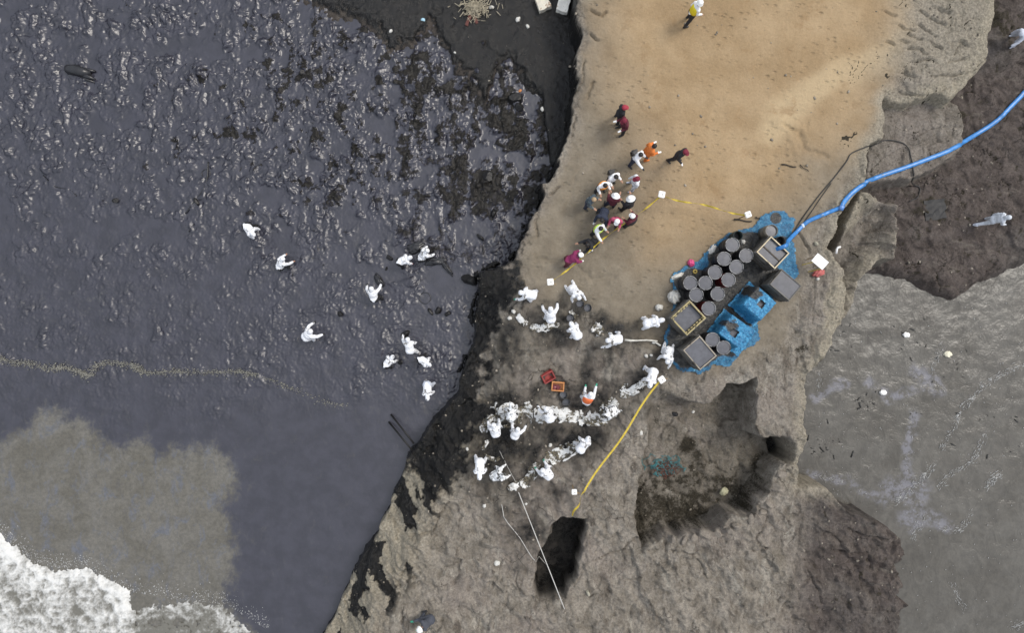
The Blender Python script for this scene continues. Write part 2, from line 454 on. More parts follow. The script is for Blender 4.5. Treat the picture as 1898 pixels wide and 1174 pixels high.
# ---- colour masks of the land: what the surface is, plus shade painted on the basin's south wall
def blobs(lst, z=2.1):
    r = np.zeros(LX.shape, np.float32)
    for px, py, rx, ry, a in lst:
        x, y = W(px, py, z); k = (CAM_Z - z) / FPX
        m = np.exp(-(((LX - x) / (rx * k)) ** 2 + ((LY - y) / (ry * k)) ** 2))
        r = np.maximum(r, a * m)
    return r
n_a = fbm(LX, LY, 0.8, 5, 90, 0.6); n_b = fbm(LX, LY, 2.6, 4, 91, 0.6); n_c = fbm(LX, LY, 0.3, 3, 92)
stain = poly([(945, 555), (1010, 545), (1120, 570), (1240, 590), (1270, 680), (1230, 730), (1150, 790), (1110, 860), (1060, 940), (1040, 1000), (1000, 1060), (960, 1090), (930, 980), (880, 940), (850, 890), (865, 790), (885, 700), (910, 610)], 2.1)
st_sd = sdf(stain, LM['wx'] + .3 * n_c, LM['wy'])
oil = sst(-1.0, 0.9, st_sd) * (0.55 + 0.62 * n_a + 0.5 * n_c)
oil = np.maximum(oil, blobs([(935, 745, 60, 45, .6), (895, 815, 50, 80, .8), (960, 790, 90, 45, .7), (990, 880, 70, 45, .65), (930, 880, 70, 60, .85), (985, 960, 45, 55, .7),
             (1040, 800, 60, 35, .6), (1190, 615, 60, 25, .65), (1090, 600, 80, 22, .65), (1000, 600, 60, 22, .6), (1170, 720, 60, 22, .55),
             (1235, 640, 40, 60, .85), (1210, 765, 36, 30, .5), (1010, 705, 60, 35, .5)]) * (.8 + .5 * n_a))
band = poly([(975, 400), (950, 480), (958, 560), (925, 610), (900, 680), (892, 740), (880, 800), (868, 860), (810, 905), (768, 880), (740, 870), (700, 900), (820, 480), (940, 400)], 1.4)
sbnd = sdf(band, LM['wx'], LM['wy'])
oil = np.maximum(oil, sst(-0.7, 0.6, sbnd + 0.7 * n_a + .8 * n_b + .5 * LM['fc']))
# oily channels running down the rim to the south west
chan = sst(0.02, 0.16, perlin((LX * 0.8 + LY * 0.35) * 1.1 + 1.1 * n_a, (LY * 0.8 - LX * 0.35) * 0.42, 101) + .04 + .30 * n_b) * sst(3.4, 1.6, LM['psd']) * LM['west'] * sst(-6.4, -7.4, LY)
oil = np.maximum(oil, chan * 0.95)
# everything of the beach and the cliff foot that the oil has reached
oil = np.maximum(oil, np.where(LX < 4.5, sst(0.62, 0.25, LH + 0.25 * n_a), 0) * (1 - LM['hole']))
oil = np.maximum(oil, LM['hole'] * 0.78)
beach_m = LM['beach'] & (LM['psd'] < -0.05)
cliff_w = (LX < 5) & (LM['psd'] < 0.12) & (LH > 0.2)
oil = np.where(beach_m, 0.50 + 0.35 * sst(5.0, 0.0, W(1060, 0)[0] - LX) + 0.15 * n_a, oil)
oil = np.where(cliff_w & (LY > -6.5), np.maximum(oil, 0.95 + 0.2 * n_b), oil)
oil = np.maximum(oil, np.where(LX < 5, sst(.30, .0, np.abs(LM['psd'])) * .85 * (n_a > -.1) * (LY > -6.0), 0))
oil = np.clip(oil + 0.18 * n_b * (oil > 0.05), 0, 1)
brown = np.where(LM['plat'] > .5, 0, np.maximum(LM['shelf'], 0)) * (1 - 0.75 * LM['terrace']) * (1 - 0.8 * LM['ridge'])
sehead = sst(W(1440, 0)[0], W(1530, 0)[0], LX + .5 * n_c) * sst(W(0, 885)[1], W(0, 930)[1], LY)
brown = np.maximum(brown, sehead * (0.95 + 0.3 * n_a)); brown = np.where(beach_m, 0.85, brown)
tan = np.clip(LM['east'] * .6 * (LM['plat'] > .5) + LM['west'] * sst(3.2, 0.8, LM['psd']) * LM['low'] + LM['ridge'] * sst(-0.2, 0.5, n_a + 0.3 - 0.9 * np.exp(-(line_dist(gully, LX, LY) / 0.6) ** 2)) * 0.8
              + 0.8 * sst(0.9, 0.1, np.abs(LM['psd'])) * sst(W(1400, 0)[0], W(1480, 0)[0], LX) * sst(W(0, 960)[1], W(0, 900)[1], LY) * (LM['plat'] > .5), 0, 1)
moss_shade = np.zeros(LX.shape, np.float32)
bas = LM['basin']
moss_shade = np.maximum(moss_shade, bas * sst(-0.25, 0.55, n_b * .5 + 0.5 * n_a + 0.55 * sst(W(0, 800)[1], W(0, 960)[1], LY) - .13) * .58)
moss_shade = np.maximum(moss_shade, bas * blobs([(1280, 830, 24, 22, .8), (1300, 850, 20, 20, .6), (1215, 780, 20, 20, .5), (1420, 870, 30, 40, .7), (1440, 810, 16, 30, .6), (1330, 960, 110, 22, .6), (1240, 940, 60, 30, .6)], 1.2))
moss_shade = np.maximum(moss_shade, LM['crk'] * 0.9)
moss_shade = np.maximum(moss_shade, blobs([(1620, 430, 70, 60, .32), (1462, 650, 55, 34, .5), (1490, 690, 22, 44, .5), (1640, 300, 50, 30, .45), (1735, 388, 44, 40, .8), (1700, 430, 40, 30, .6), (1860, 30, 60, 60, .7), (1800, 200, 50, 50, .55)], 1.0) * (.72 + 1.0 * n_b + .5 * n_a))
moss_shade = np.maximum(moss_shade, brown * 0.55 * sst(0.1, 0.4, n_b))
moss_shade = np.maximum(moss_shade, LM['bwall_shade'] * (.52 + .5 * n_a))  # dark wet rock plus painted overhang shade along the basin's south wall
trk = line_dist([W(*p) for p in ((1680, 90), (1620, 110), (1560, 135), (1500, 170), (1455, 205), (1430, 240))], LM['wx'], LM['wy'])
track = np.clip(sst(1.0, .15, trk + .35 * n_a) * .9, 0, 1)
wet = bas * sst(-0.35, 0.25, n_a + 0.7 * (LM['nw'] - .2))

def mat_land():
    n = NT('coastal rock and sand'); p = n.pos()
    sand, warmk, brn, tn = n.attr('maskA'); mos_shade, oilk, wetk, crk = n.attr('maskB')
    big = n.noise(p, 0.35, 5); mid = n.noise(p, 1.7, 6, 0.62); fine = n.noise(p, 11, 5, 0.7); gr = n.noise(p, 42, 3, 0.7)
    rock = n.mix(n.rng(mid, .35, .65), (0.165, 0.146, 0.120), (0.262, 0.236, 0.199))
    rock = n.mix(n.rng(n.noise(n.map(p, (1, .35, 1), (0, 0, .5)), 2.2, 5, .7), .52, .68), rock, (0.112, 0.096, 0.079))
    rock = n.mix(n.rng(big, .45, .65), rock, n.mix(.6, rock, (0.222, 0.193, 0.168)))
    rock = n.mix(n.math('MULTIPLY', n.rng(n.noise(n.map(p, (1.0, .5, 1), (0, 0, .35)), 1.1, 7, .72, .6), .56, .64), .55), rock, (0.36, 0.335, 0.285))
    crkl = n.rng(n.vor(n.map(n.t.nodes and p, (1, .7, 1), (0, 0, .3)), 1.5, 'DISTANCE_TO_EDGE'), .0, .018, 1, 0)
    rock = n.mix(n.math('MULTIPLY', crkl, n.rng(n.noise(p, .9, 3), .5, .62)), rock, (0.045, 0.038, 0.032))
    gs = n.mix(n.rng(mid, .3, .7), (0.158, 0.133, 0.099), (0.208, 0.178, 0.135))
    ws = n.mix(n.rng(n.noise(p, .5, 5, .6), .32, .68), (0.262, 0.184, 0.103), (0.330, 0.242, 0.144))
    ws = n.mix(crk, ws, (0.385, 0.295, 0.180))
    ws = n.mix(n.math('MULTIPLY', n.rng(n.noise(p, 1.1, 6, .7), .55, .68), .55), ws, (0.235, 0.155, 0.082))
    c = n.mix(sand, rock, gs)
    c = n.mix(n.math('MULTIPLY', warmk, sand), c, ws)
    b1 = n.mix(n.rng(mid, .35, .65), (0.056, 0.046, 0.041), (0.090, 0.075, 0.067))
    b1 = n.mix(n.math('MULTIPLY', n.rng(n.noise(p, 7, 6, .75), .60, .70), .4), b1, (0.17, 0.15, 0.12))
    b1 = n.mix(n.math('MULTIPLY', crkl, n.rng(n.noise(p, .8, 3), .42, .56)), b1, (0.018, 0.015, 0.013))
    b1 = n.mix(n.math('MULTIPLY', n.rng(n.noise(n.map(p, (.5, 1.6, 1), (0, 0, .8)), 1.4, 7, .75), .56, .66), .6), b1, (0.135, 0.118, 0.100))
    b1 = n.mix(n.math('MULTIPLY', n.rng(n.noise(p, .22, 3), .48, .62), .4), b1, n.mix(n.rng(mid, .35, .65), (0.060, 0.056, 0.052), (0.108, 0.101, 0.094)))
    c = n.mix(brn, c, b1)
    c = n.mix(tn, c, n.mix(n.rng(fine, .3, .7), (0.225, 0.200, 0.152), (0.335, 0.300, 0.235)))
    c = n.mix(n.math('MULTIPLY', wetk, .75), c, n.mix(n.rng(mid, .3, .7), (0.088, 0.077, 0.061), (0.150, 0.132, 0.106)))
    mo = n.rng(n.math('ADD', mos_shade, n.math('MULTIPLY', n.math('SUBTRACT', fine, .5), .9)), .35, .6)
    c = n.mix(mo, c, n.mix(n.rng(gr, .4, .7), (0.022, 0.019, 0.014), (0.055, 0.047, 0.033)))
    # pores, pebbles and specks
    c = n.mix(n.math('MAXIMUM', n.math('MULTIPLY', sand, .72), n.math('MULTIPLY', tn, .45)), n.gain(n.gain(c, fine, .74, 1.24), gr, .82, 1.18), c)
    spk = n.rng(n.noise(p, 6.5, 6, .75), .655, .70)
    c = n.mix(n.math('MULTIPLY', spk, n.math('SUBTRACT', 1.0, n.math('MULTIPLY', sand, .7))), c, (0.055, 0.045, 0.034))
    lit = n.rng(n.noise(p, 9.5, 6, .78), .67, .72)
    c = n.mix(n.math('MULTIPLY', lit, n.math('SUBTRACT', .8, n.math('MULTIPLY', sand, .6))), c, (0.42, 0.385, 0.31))
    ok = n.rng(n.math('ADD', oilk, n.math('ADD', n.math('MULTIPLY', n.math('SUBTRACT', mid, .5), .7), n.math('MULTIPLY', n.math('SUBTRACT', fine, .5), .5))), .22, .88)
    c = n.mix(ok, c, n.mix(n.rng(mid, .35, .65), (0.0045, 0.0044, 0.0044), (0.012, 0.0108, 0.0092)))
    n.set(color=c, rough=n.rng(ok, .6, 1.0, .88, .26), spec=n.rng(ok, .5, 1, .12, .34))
    h = n.math('ADD', n.math('MULTIPLY', fine, 1.0), n.math('MULTIPLY', gr, .35))
    h = n.math('ADD', h, n.math('MULTIPLY', mid, 2.0))
    amp = n.math('SUBTRACT', 1.0, n.math('MAXIMUM', n.math('MULTIPLY', sand, .70), n.math('MULTIPLY', brn, .45)))
    h = n.math('MULTIPLY', h, amp)
    foot_ = n.rng(n.vor(n.map(p, (1, 1.7, 1), (0, 0, .6)), 2.6), .0, .38, -1.0, 0)
    h = n.math('ADD', h, n.math('MULTIPLY', n.math('MULTIPLY', foot_, sand), n.rng(n.noise(p, .6, 2), .42, .6, .15, .8)))
    n.set(normal=n.bump(h, 1.0, 0.075))
    return n.m
M_LAND = mat_land()
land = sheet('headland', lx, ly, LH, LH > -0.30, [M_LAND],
             dict(maskA=(LM['sand'], LM['warm'], brown, tan), maskB=(moss_shade, oil, wet, track)))
tag(land, 'rocky headland with a sandy top between the oil slick and the grey sea', kind='structure')

# ------------------------------------------------------------------ oil slick
ox = axis(-24.6, 2.4, 0.040, 9, 0.6); oy = axis(-15.3, 15.3, 0.040, 9, 0.6)
OX, OY = np.meshgrid(ox, oy)
murky = poly([(-900, 900), (-60, 850), (0, 830), (50, 792), (85, 760), (160, 786), (200, 832), (270, 822), (300, 842), (398, 826), (434, 872), (442, 905), (410, 930), (432, 990), (430, 1060),
              (414, 1112), (470, 1190), (520, 1300), (600, 1900), (-900, 1900)], 0)
owx = OX + 0.55 * fbm(OX, OY, 1.3, 5, 120, .68); owy = OY + 0.55 * fbm(OX, OY, 1.3, 5, 125, .68)
sdm = sdf(murky, owx, owy, 4)
oPY = 587 - OY * FPX / CAM_Z; oPX = OX * FPX / CAM_Z + 949
# how broken up the oil is: lumps of soaked debris to the north, soft ripples, then smooth
lump = sst(700, 220, oPY + 170 * fbm(OX, OY, .22, 4, 130) - 0.12 * (oPX - 420)) ** 1.25
mid_ = sst(840, 660, oPY + 90 * fbm(OX, OY, .25, 3, 131))
cov = fbm(OX, OY, 0.6, 5, 140, .6)
cl = sst(-0.20, 0.02, cov + .26 * (lump - .7))
d1 = fbm(OX, OY, 3.0, 4, 150, .66); d2 = ridged(OX, OY, 4.6, 3, 151)
d3 = fbm(OX, OY, 7.0, 2, 155, .6)
f1, f2, cidw = worley(OX * 3.4 + .7 * d1, OY * 3.4 + .7 * cov, 21)
f1b, f2b, cidb = worley(OX * 1.6 + .4 * d1, OY * 1.6 + .3 * d1, 25)
bl = np.sqrt(np.clip(0.50 - f1, 0, 1)) * (cidw > 0.30)
bigl = np.sqrt(np.clip(0.36 - f1b, 0, 1)) * (cidb > 0.70)
d4 = ridged(OX * .8 + OY * .6 + .25 * d1, OY * .8 - OX * .6 + .25 * cov, 3.4, 4, 157, .66)
qx = OX + .22 * fbm(OX, OY, 1.5, 3, 181) + .10 * d1; qy = OY * .8 + .22 * fbm(OX, OY, 1.5, 3, 185) + .10 * d2
bil = 1.15 * np.abs(perlin(qx * 1.9, qy * 1.9, 190)) + .75 * np.abs(perlin(qx * 4.1 + 3, qy * 4.1, 191)) * sst(-.3, .3, cov + .2) + .30 * np.abs(perlin(qx * 8.5, qy * 8.5 + 5, 192))
vary = .35 + .9 * sst(-.3, .4, fbm(OX, OY, .9, 3, 195))
hl = cl * (0.150 * bil * vary + 0.035 * np.clip(d4 - .3, 0, 1) + 0.10 * bigl)
ring = np.exp(-((f1b - 0.34) / 0.05) ** 2) * (cidb > .80)
soft = 0.075 * bil * (.45 + .75 * sst(-.3, .3, fbm(OX, OY, .8, 3, 196))) + 0.03 * (d2 - .4) + 0.08 * bigl * (cidb > .84) + 0.024 * ring + .028 * d3
OH = 0.055 + hl * lump + soft * mid_ * (1 - .75 * lump) * (0.5 + 0.6 * sst(-.25, .15, cov)) + 0.004 * fbm(OX, OY, 5, 3, 160) * sst(700, 900, oPY) + 0.012 * fbm(OX, OY, .5, 2, 161)
# still pool beside the rocks
px_, py_ = W(825, 520, 0); pool = np.exp(-(((OX - px_) / 1.5) ** 2 + ((OY - py_) / 1.0) ** 2))
OH = OH * (1 - sst(.3, .7, pool)) + 0.055 * sst(.3, .7, pool)
thin = sst(-.7, .6, sdm + .5 * fbm(OX, OY, 2.6, 5, 165, .7))
OH = OH + thin * (.018 * fbm(OX, OY, 1.5, 4, 167) + .010 * fbm(OX, OY, 5.0, 3, 168))
wk = fbm(OX + .2 * d1, OY * .8, 1.7, 5, 172, .66)
deb = np.clip(lump * cl * sst(.0, .30, wk + .45 * fbm(OX, OY, .4, 3, 170) + .42 * (oPX - 560) / 500 - .02) * .95 + .25 * mid_ * (1 - lump) * sst(.1, .45, wk), 0, 1)
tanf = sst(60, 0, np.abs(oPY - 560)) * sst(520, 150, oPX) * sst(0, .3, d1) * .3

def mat_oil():
    n = NT('thick crude oil'); p = n.pos()
    deb, smo, tn, thn = n.attr('maskA')
    a = n.noise(p, 1.3, 5, .6); fine = n.noise(p, 14, 5, .68); mid = n.noise(p, 5, 5, .65)
    c = n.mix(n.rng(a, .35, .65), (0.0130, 0.0124, 0.0205), (0.0230, 0.0222, 0.0335))
    c = n.mix(n.rng(n.math('ADD', deb, n.math('MULTIPLY', n.math('SUBTRACT', mid, .5), 1.2)), .45, .85), c, (0.011, 0.0095, 0.0075))
    c = n.mix(n.math('MULTIPLY', tn, n.rng(mid, .45, .65)), c, (0.12, 0.115, 0.10))
    wat = n.mix(n.rng(n.noise(p, .55, 6, .65, .8), .35, .65), (0.086, 0.079, 0.063), (0.114, 0.107, 0.092))
    wat = n.mix(n.rng(n.noise(n.map(p, (1, .55, 1)), 1.6, 6, .72, .8), .50, .68), wat, (0.092, 0.096, 0.108))
    wat = n.gain(wat, n.noise(p, 7, 5, .7, .4), .82, 1.2)
    tk = n.rng(n.math('ADD', thn, n.math('MULTIPLY', n.math('SUBTRACT', n.noise(n.map(p, (1, .6, 1)), 2.2, 7, .78, .8), .5), 1.7)), .05, .95)
    c = n.mix(tk, c, wat)
    dk = n.rng(n.math('ADD', deb, n.math('MULTIPLY', n.math('SUBTRACT', mid, .5), .8)), .3, .8)
    n.set(color=c, rough=n.math('ADD', n.rng(n.math('ADD', smo, n.math('MULTIPLY', n.math('SUBTRACT', a, .5), .6)), 0, 1, .34, .40), n.math('MULTIPLY', dk, .14)), ior=1.6, spec=n.math('MULTIPLY', n.rng(dk, 0, 1, .60, .16), n.rng(tk, 0, 1, 1, .55)))
    h = n.math('ADD', n.math('MULTIPLY', mid, 1.0), n.math('MULTIPLY', fine, .45))
    h = n.math('MULTIPLY', h, n.math('ADD', n.math('MULTIPLY', deb, .9), n.math('MULTIPLY', smo, .22)))
    n.set(normal=n.bump(h, .75, .05))
    return n.m
M_OIL = mat_oil()
OLH = np.empty(OX.shape, np.float32)
ii = np.clip(np.searchsorted(lx, ox), 0, len(lx) - 1); jj = np.clip(np.searchsorted(ly, oy), 0, len(ly) - 1)
OLH = LH[np.ix_(jj, ii)]; OLH = np.where((OX < lx[0]) | (OX > 3.0), -2, OLH)
oil_o = sheet('oil_slick', ox, oy, OH, (OH > OLH - 0.10) & (OX < 2.3) & ~((OX > 0.2) & (OY < -5)), [M_OIL], dict(maskA=(deb, np.clip(1 - lump * .8, 0, 1) * (1 - sst(.3, .7, pool)), tanf, thin)))
tag(oil_o, 'black oil slick covering the bay with soaked debris', kind='structure')

def oil_at(x, y):
    i = int(np.clip(np.searchsorted(ox, x), 0, len(ox) - 1)); j = int(np.clip(np.searchsorted(oy, y), 0, len(oy) - 1))
    return float(OH[j, i])

# ------------------------------------------------------------------ sea
sx = np.concatenate([-np.geomspace(420, 28, 14), np.arange(-24.6, -12.0, .09), np.arange(-12, 11, 1.0), np.arange(11.2, 24.6, .09), np.geomspace(28, 420, 14)])
sy = np.concatenate([-np.geomspace(420, 20, 14), np.arange(-15.3, 15.3, .09), np.geomspace(20, 420, 14)])
SX, SY = np.meshgrid(sx, sy)
SH = 0.0 + 0.034 * fbm(SX * .8 + SY * .5 + .4 * fbm(SX, SY, .4, 3, 204), SY * 1.3 - SX * .5, .8, 4, 200) + 0.018 * fbm(SX + .3 * fbm(SX, SY, .7, 2, 205), SY * 1.5, 2.0, 3, 201)
SH = np.where((np.abs(SX) > 25) | (np.abs(SY) > 16), 0, SH)
sheen = np.zeros(SX.shape, np.float32)
for pts, w_ in ((((1697, 770), (1682, 830), (1680, 890)), .35), (((1660, 905), (1700, 910), (1690, 960)), .9), (((1700, 950), (1750, 975)), .5), (((1500, 880), (1560, 890), (1640, 930)), .3), (((1610, 710), (1650, 740), (1700, 720)), .3),
               (((1510, 740), (1560, 710)), .35), (((1700, 690), (1740, 720)), .5)):
    sheen = np.maximum(sheen, sst(w_, w_ * .3, line_dist([W(*p, 0) for p in pts], SX + .3 * fbm(SX, SY, 1.3, 3, 210), SY + .3 * fbm(SX, SY, 1.3, 3, 211))))

def mat_sea():
    n = NT('murky sea water'); p = n.pos(); sh, _, _, _ = n.attr('maskA')
    a = n.noise(p, .35, 5, .6, 1.2); f = n.noise(n.map(p, (1, .7, 1), (0, 0, -.6)), 1.6, 6, .62, 1.4)
    c = n.mix(n.rng(a, .3, .7), (0.078, 0.072, 0.061), (0.102, 0.096, 0.084))
    c = n.gain(c, f, .86, 1.14)
    c = n.gain(c, n.noise(p, 5.5, 5, .7, .5), .92, 1.08)
    c = n.mix(n.math('MULTIPLY', sh, n.rng(n.noise(p, 2.2, 6, .75), .42, .58, .05, .9)), c, (0.165, 0.163, 0.178))
    n.set(color=c, rough=.14, ior=1.36, normal=n.bump(n.math('ADD', f, n.math('MULTIPLY', n.noise(p, 9, 4, .6), .3)), .6, .07))
    return n.m
M_SEA = mat_sea()
sea = sheet('sea', sx, sy, SH, np.ones(SX.shape, bool), [M_SEA], dict(maskA=(sheen, sheen, sheen)))
tag(sea, 'grey brown sea water around the headland', kind='structure')

# ------------------------------------------------------------------ white surf in the south west corner
fx = np.arange(-28.0, -9.0, .045); fy = np.arange(-18.5, -8.0, .045)
FX, FY = np.meshgrid(fx, fy)
surfp = poly([(-300, 900), (-60, 960), (0, 985), (28, 1008), (60, 1036), (110, 1052), (160, 1046), (246, 1092), (247, 1122), (290, 1112), (345, 1106), (400, 1110), (436, 1122), (446, 1142), (470, 1160), (540, 1190), (560, 1400), (-300, 1400)], .1)
fwx = FX + .38 * fbm(FX, FY, 2.4, 5, 220, .72); fwy = FY + .38 * fbm(FX, FY, 2.4, 5, 224, .72)
sdf_f = sdf(surfp, fwx, fwy, 4)
fPX = FX * FPX / CAM_Z + 949
thick = sst(255, 235, fPX + 20 * fbm(FX, FY, 1, 2, 229))
w1, w2, wc = worley(FX * 2.6 + .6 * fbm(FX, FY, 2, 3, 231), FY * 2.6 + .6 * fbm(FX, FY, 2, 3, 232), 33)
fr = .55 * ridged(FX + .25 * fbm(FX, FY, 1.5, 3, 247), FY, 1.5, 5, 233, .66) + .45 * (.5 + .8 * fbm(FX, FY, 2.4, 5, 245, .65))
dens = fr - .12 + .30 * fbm(FX, FY, .5, 3, 236) + .28 * sst(1.6, 0.1, sdf_f)
dens = dens - .35 * (1 - thick)
FHt = 0.0 + sst(0, .5, sdf_f) * (.075 + .10 * thick * (.35 + .65 * sst(.1, .8, dens)) + .03 * fr * thick + .02 * (fr - .2) + .02 * fbm(FX, FY, 9, 2, 240))
FHt = np.where(sdf_f < .02, -.1, FHt)
def mat_foam():
    n = NT('sea foam'); p = n.pos(); d, th, _, _ = n.attr('maskA')
    k = n.rng(n.math('ADD', d, n.math('MULTIPLY', n.math('SUBTRACT', n.noise(p, 9, 5, .7), .5), .7)), .05, .80)
    c = n.mix(k, (0.125, 0.120, 0.102), (0.60, 0.60, 0.58))
    n.set(color=c, rough=.75, normal=n.bump(n.noise(p, 12, 5, .7), .45, .05))
    return n.m
M_FOAM = mat_foam()
surf = sheet('surf_foam', fx, fy, FHt, (sdf_f > .03) & ((thick > .5) | (fr + .25 * fbm(FX, FY, 4, 3, 250) > .40)), [M_FOAM], dict(maskA=(np.clip(dens, 0, 1.2), thick, thick)), kind='stuff')
tag(surf, 'white surf foam breaking in the south west corner', 'foam', kind='stuff')
# ================================================================== PEOPLE
def capsule(bm_v, bm_f, p0, r0, p1, r1, seg=10, flat=1.0, side=None):
    """closed tapered capsule; flat squeezes it along `side` (unit vector)"""
    p0 = Vector(p0); p1 = Vector(p1)
    d = (p1 - p0); L = d.length
    d = d / L if L > 1e-6 else Vector((0, 0, 1))
    u = d.orthogonal().normalized() if side is None else (Vector(side) - d * Vector(side).dot(d)).normalized()
    v = d.cross(u)
    rings = []
    for k in (-1, -.7, -.3): rings.append((p0 + d * (r0 * k), r0 * math.sqrt(max(0, 1 - k * k))))
    rings += [(p0, r0), (p0.lerp(p1, .5), (r0 + r1) / 2), (p1, r1)]
    for k in (.3, .7, 1): rings.append((p1 + d * (r1 * k), r1 * math.sqrt(max(0, 1 - k * k))))
    base = len(bm_v)
    bm_v.append(rings[0][0])
    for c, r in rings[1:-1]:
        for i in range(seg):
            a = 2 * math.pi * i / seg
            bm_v.append(c + u * (math.cos(a) * r * flat) + v * (math.sin(a) * r))
    bm_v.append(rings[-1][0]); top = len(bm_v) - 1
    nr = len(rings) - 2
    for i in range(seg):
        bm_f.append((base, base + 1 + (i + 1) % seg, base + 1 + i))
        for k in range(nr - 1):
            a = base + 1 + k * seg
            bm_f.append((a + i, a + (i + 1) % seg, a + seg + (i + 1) % seg, a + seg + i))
        a = base + 1 + (nr - 1) * seg
        bm_f.append((a + i, a + (i + 1) % seg, top))

TAGS = ('suit', 'trousers', 'boot', 'hand', 'face', 'hair', 'eye')
def sub(a, b): return (a[0] - b[0], a[1] - b[1], a[2] - b[2])

def make_body(name, lean=0, spread=.10, thigh=(0, 0), knee=(0, 0), arm=(5, 5), elbow=(15, 15), ab=(10, 10), head_tilt=0, baggy=1.0, hood=True, twist=0):
    """one continuous figure facing +Y; angles in degrees; returns mesh and joints"""
    R = math.radians
    caps = []
    def cap(p0, r0, p1, r1, tg, flat=1.0, side=None): caps.append((Vector(p0), r0, Vector(p1), r1, tg, flat, side))
    # legs
    hip_l = 0.44; sh_l = 0.43
    def leg_end(t, k):
        kn = Vector((0, math.sin(R(t)) * hip_l, -math.cos(R(t)) * hip_l))
        an = kn + Vector((0, math.sin(R(t - k)) * sh_l, -math.cos(R(t - k)) * sh_l))
        return kn, an
    ends = [leg_end(thigh[i], knee[i]) for i in (0, 1)]
    low = min(min(e[1].z for e in ends), min(e[0].z + .03 for e in ends))
    ph = -low + 0.095
    pel = Vector((0, 0, ph))
    up = Vector((0, math.sin(R(lean)), math.cos(R(lean))))
    fwd = Vector((0, math.cos(R(lean)), -math.sin(R(lean))))
    X = Vector((1, 0, 0))
    chest = pel + up * .34; neck = pel + up * .52
    b = baggy
    cap(pel - X * .05, .145 * b, pel + X * .05, .145 * b, 'trousers')
    cap(pel + up * .02, .155 * b, chest, .168 * b, 'suit', .74, fwd)
    cap(chest, .172 * b, chest + up * .08, .155 * b, 'suit', .78, fwd)
    shs = []
    for s in (-1, 1):
        cap(chest + up * .06, .115 * b, neck + X * (s * .165) - up * .05, .082 * b, 'suit')
        shs.append(neck + X * (s * .185) - up * .055)
    cap(neck - up * .06, .072, neck + up * .06, .058, 'suit' if hood else 'face')
    ht = lean * .6 + head_tilt
    hu = Vector((0, math.sin(R(ht)), math.cos(R(ht)))); hf = Vector((0, math.cos(R(ht)), -math.sin(R(ht))))
    hc = neck + up * .07 + hu * .115
    cap(hc - hu * .035 + hf * .01, .086, hc + hu * .035, .098, 'face')
    cap(hc + hf * .088 - hu * .01, .016, hc + hf * .108 - hu * .030, .019, 'face')      # nose
    cap(hc + hf * .06 - hu * .085, .045, hc + hf * .07 - hu * .08, .042, 'face')          # chin
    for s in (-1, 1):
        cap(hc + X * (s * .096) - hu * .02, .020, hc + X * (s * .10) + hu * .018, .022, 'suit' if hood else 'face')   # ear
    if hood:
        cap(hc - hf * .030 - hu * .03, .118, hc - hf * .022 + hu * .035, .122, 'suit')
        cap(hc - hf * .03 - hu * .10, .115, neck, .11, 'suit')
    else:
        cap(hc - hf * .022 + hu * .01, .104, hc - hf * .012 + hu * .042, .103, 'hair')
    eyes = [hc + hf * .088 + hu * .012 + X * (s * .036) for s in (-1, 1)]
    # legs and boots
    for i, s in enumerate((-1, 1)):
        kn, an = ends[i]
        h = pel + X * (s * .095); k = h + kn + X * (s * spread * .5); a = h + an + X * (s * spread)
        cap(h, .112 * b, k, .075 * b, 'trousers'); cap(k, .075 * b, a, .058 * b, 'trousers')
        flat_foot = (thigh[i] - knee[i]) > -60
        if flat_foot:
            cap(a + Vector((0, -.04, -.03)), .055, a + Vector((s * .03, .165, -.045)), .045, 'boot', .8, (0, 0, 1)); cap(a + Vector((0, 0, .10)), .062, a + Vector((0, -.01, -.03)), .056, 'boot')
        else:
            cap(a, .056, a + Vector((0, -.10, -.05)), .045, 'boot'); cap(a + Vector((0, .05, 0)), .06, a, .056, 'boot')
    # arms and hands
    hands = []
    for i, s in enumerate((-1, 1)):
        p, e, o = R(arm[i]), R(arm[i] + elbow[i]), R(ab[i])
        d1 = Vector((s * math.sin(o), math.sin(p) * math.cos(o), -math.cos(p) * math.cos(o)))
        o2 = o * .35
        d2 = Vector((s * math.sin(o2) * .6, math.sin(e) * math.cos(o2), -math.cos(e) * math.cos(o2))).normalized()
        S = shs[i]; E = S + d1 * .29; Wr = E + d2 * .25
        cap(S, .074 * b, E, .056 * b, 'suit'); cap(E, .056 * b, Wr, .043 * b, 'suit')
        side = X - d2 * X.dot(d2); side.normalize(); nrm = d2.cross(side)
        pc = Wr + d2 * .05
        cap(Wr + d2 * .01, .036, Wr + d2 * .085, .042, 'hand', .6, nrm)
        for q, (off, ln) in enumerate(((-.033, .068), (-.011, .080), (.011, .076), (.033, .060))):
            f0 = Wr + d2 * .10 + side * off; cu = d2 * .8 - nrm * .45 * (1 if nrm.z > 0 else -1)
            f1_ = f0 + d2 * ln * .55; f2_ = f1_ + cu.normalized() * ln * .6
            cap(f0, .0125, f1_, .012, 'hand'); cap(f1_, .012, f2_, .0105, 'hand')
        th = Wr + d2 * .03 - side * (s * .035)
        cap(th, .016, th + (d2 * .7 - side * (s * .7)) * .055, .013, 'hand')
        hands.append(Wr + d2 * .13)
    V, F = [], []
    for c in caps: capsule(V, F, c[0], c[1], c[2], c[3], 12, c[5], c[6])
    me = bpy.data.meshes.new(name + '_raw'); me.from_pydata([tuple(v) for v in V], [], F); me.update()
    tmp = link(bpy.data.objects.new(name + '_raw', me))
    md = tmp.modifiers.new('r', 'REMESH'); md.mode = 'VOXEL'; md.voxel_size = .0135; md.use_smooth_shade = True
    sm = tmp.modifiers.new('s', 'SMOOTH'); sm.factor = .5; sm.iterations = 2
    dg = bpy.context.evaluated_depsgraph_get()
    ev = bpy.data.meshes.new_from_object(tmp.evaluated_get(dg))
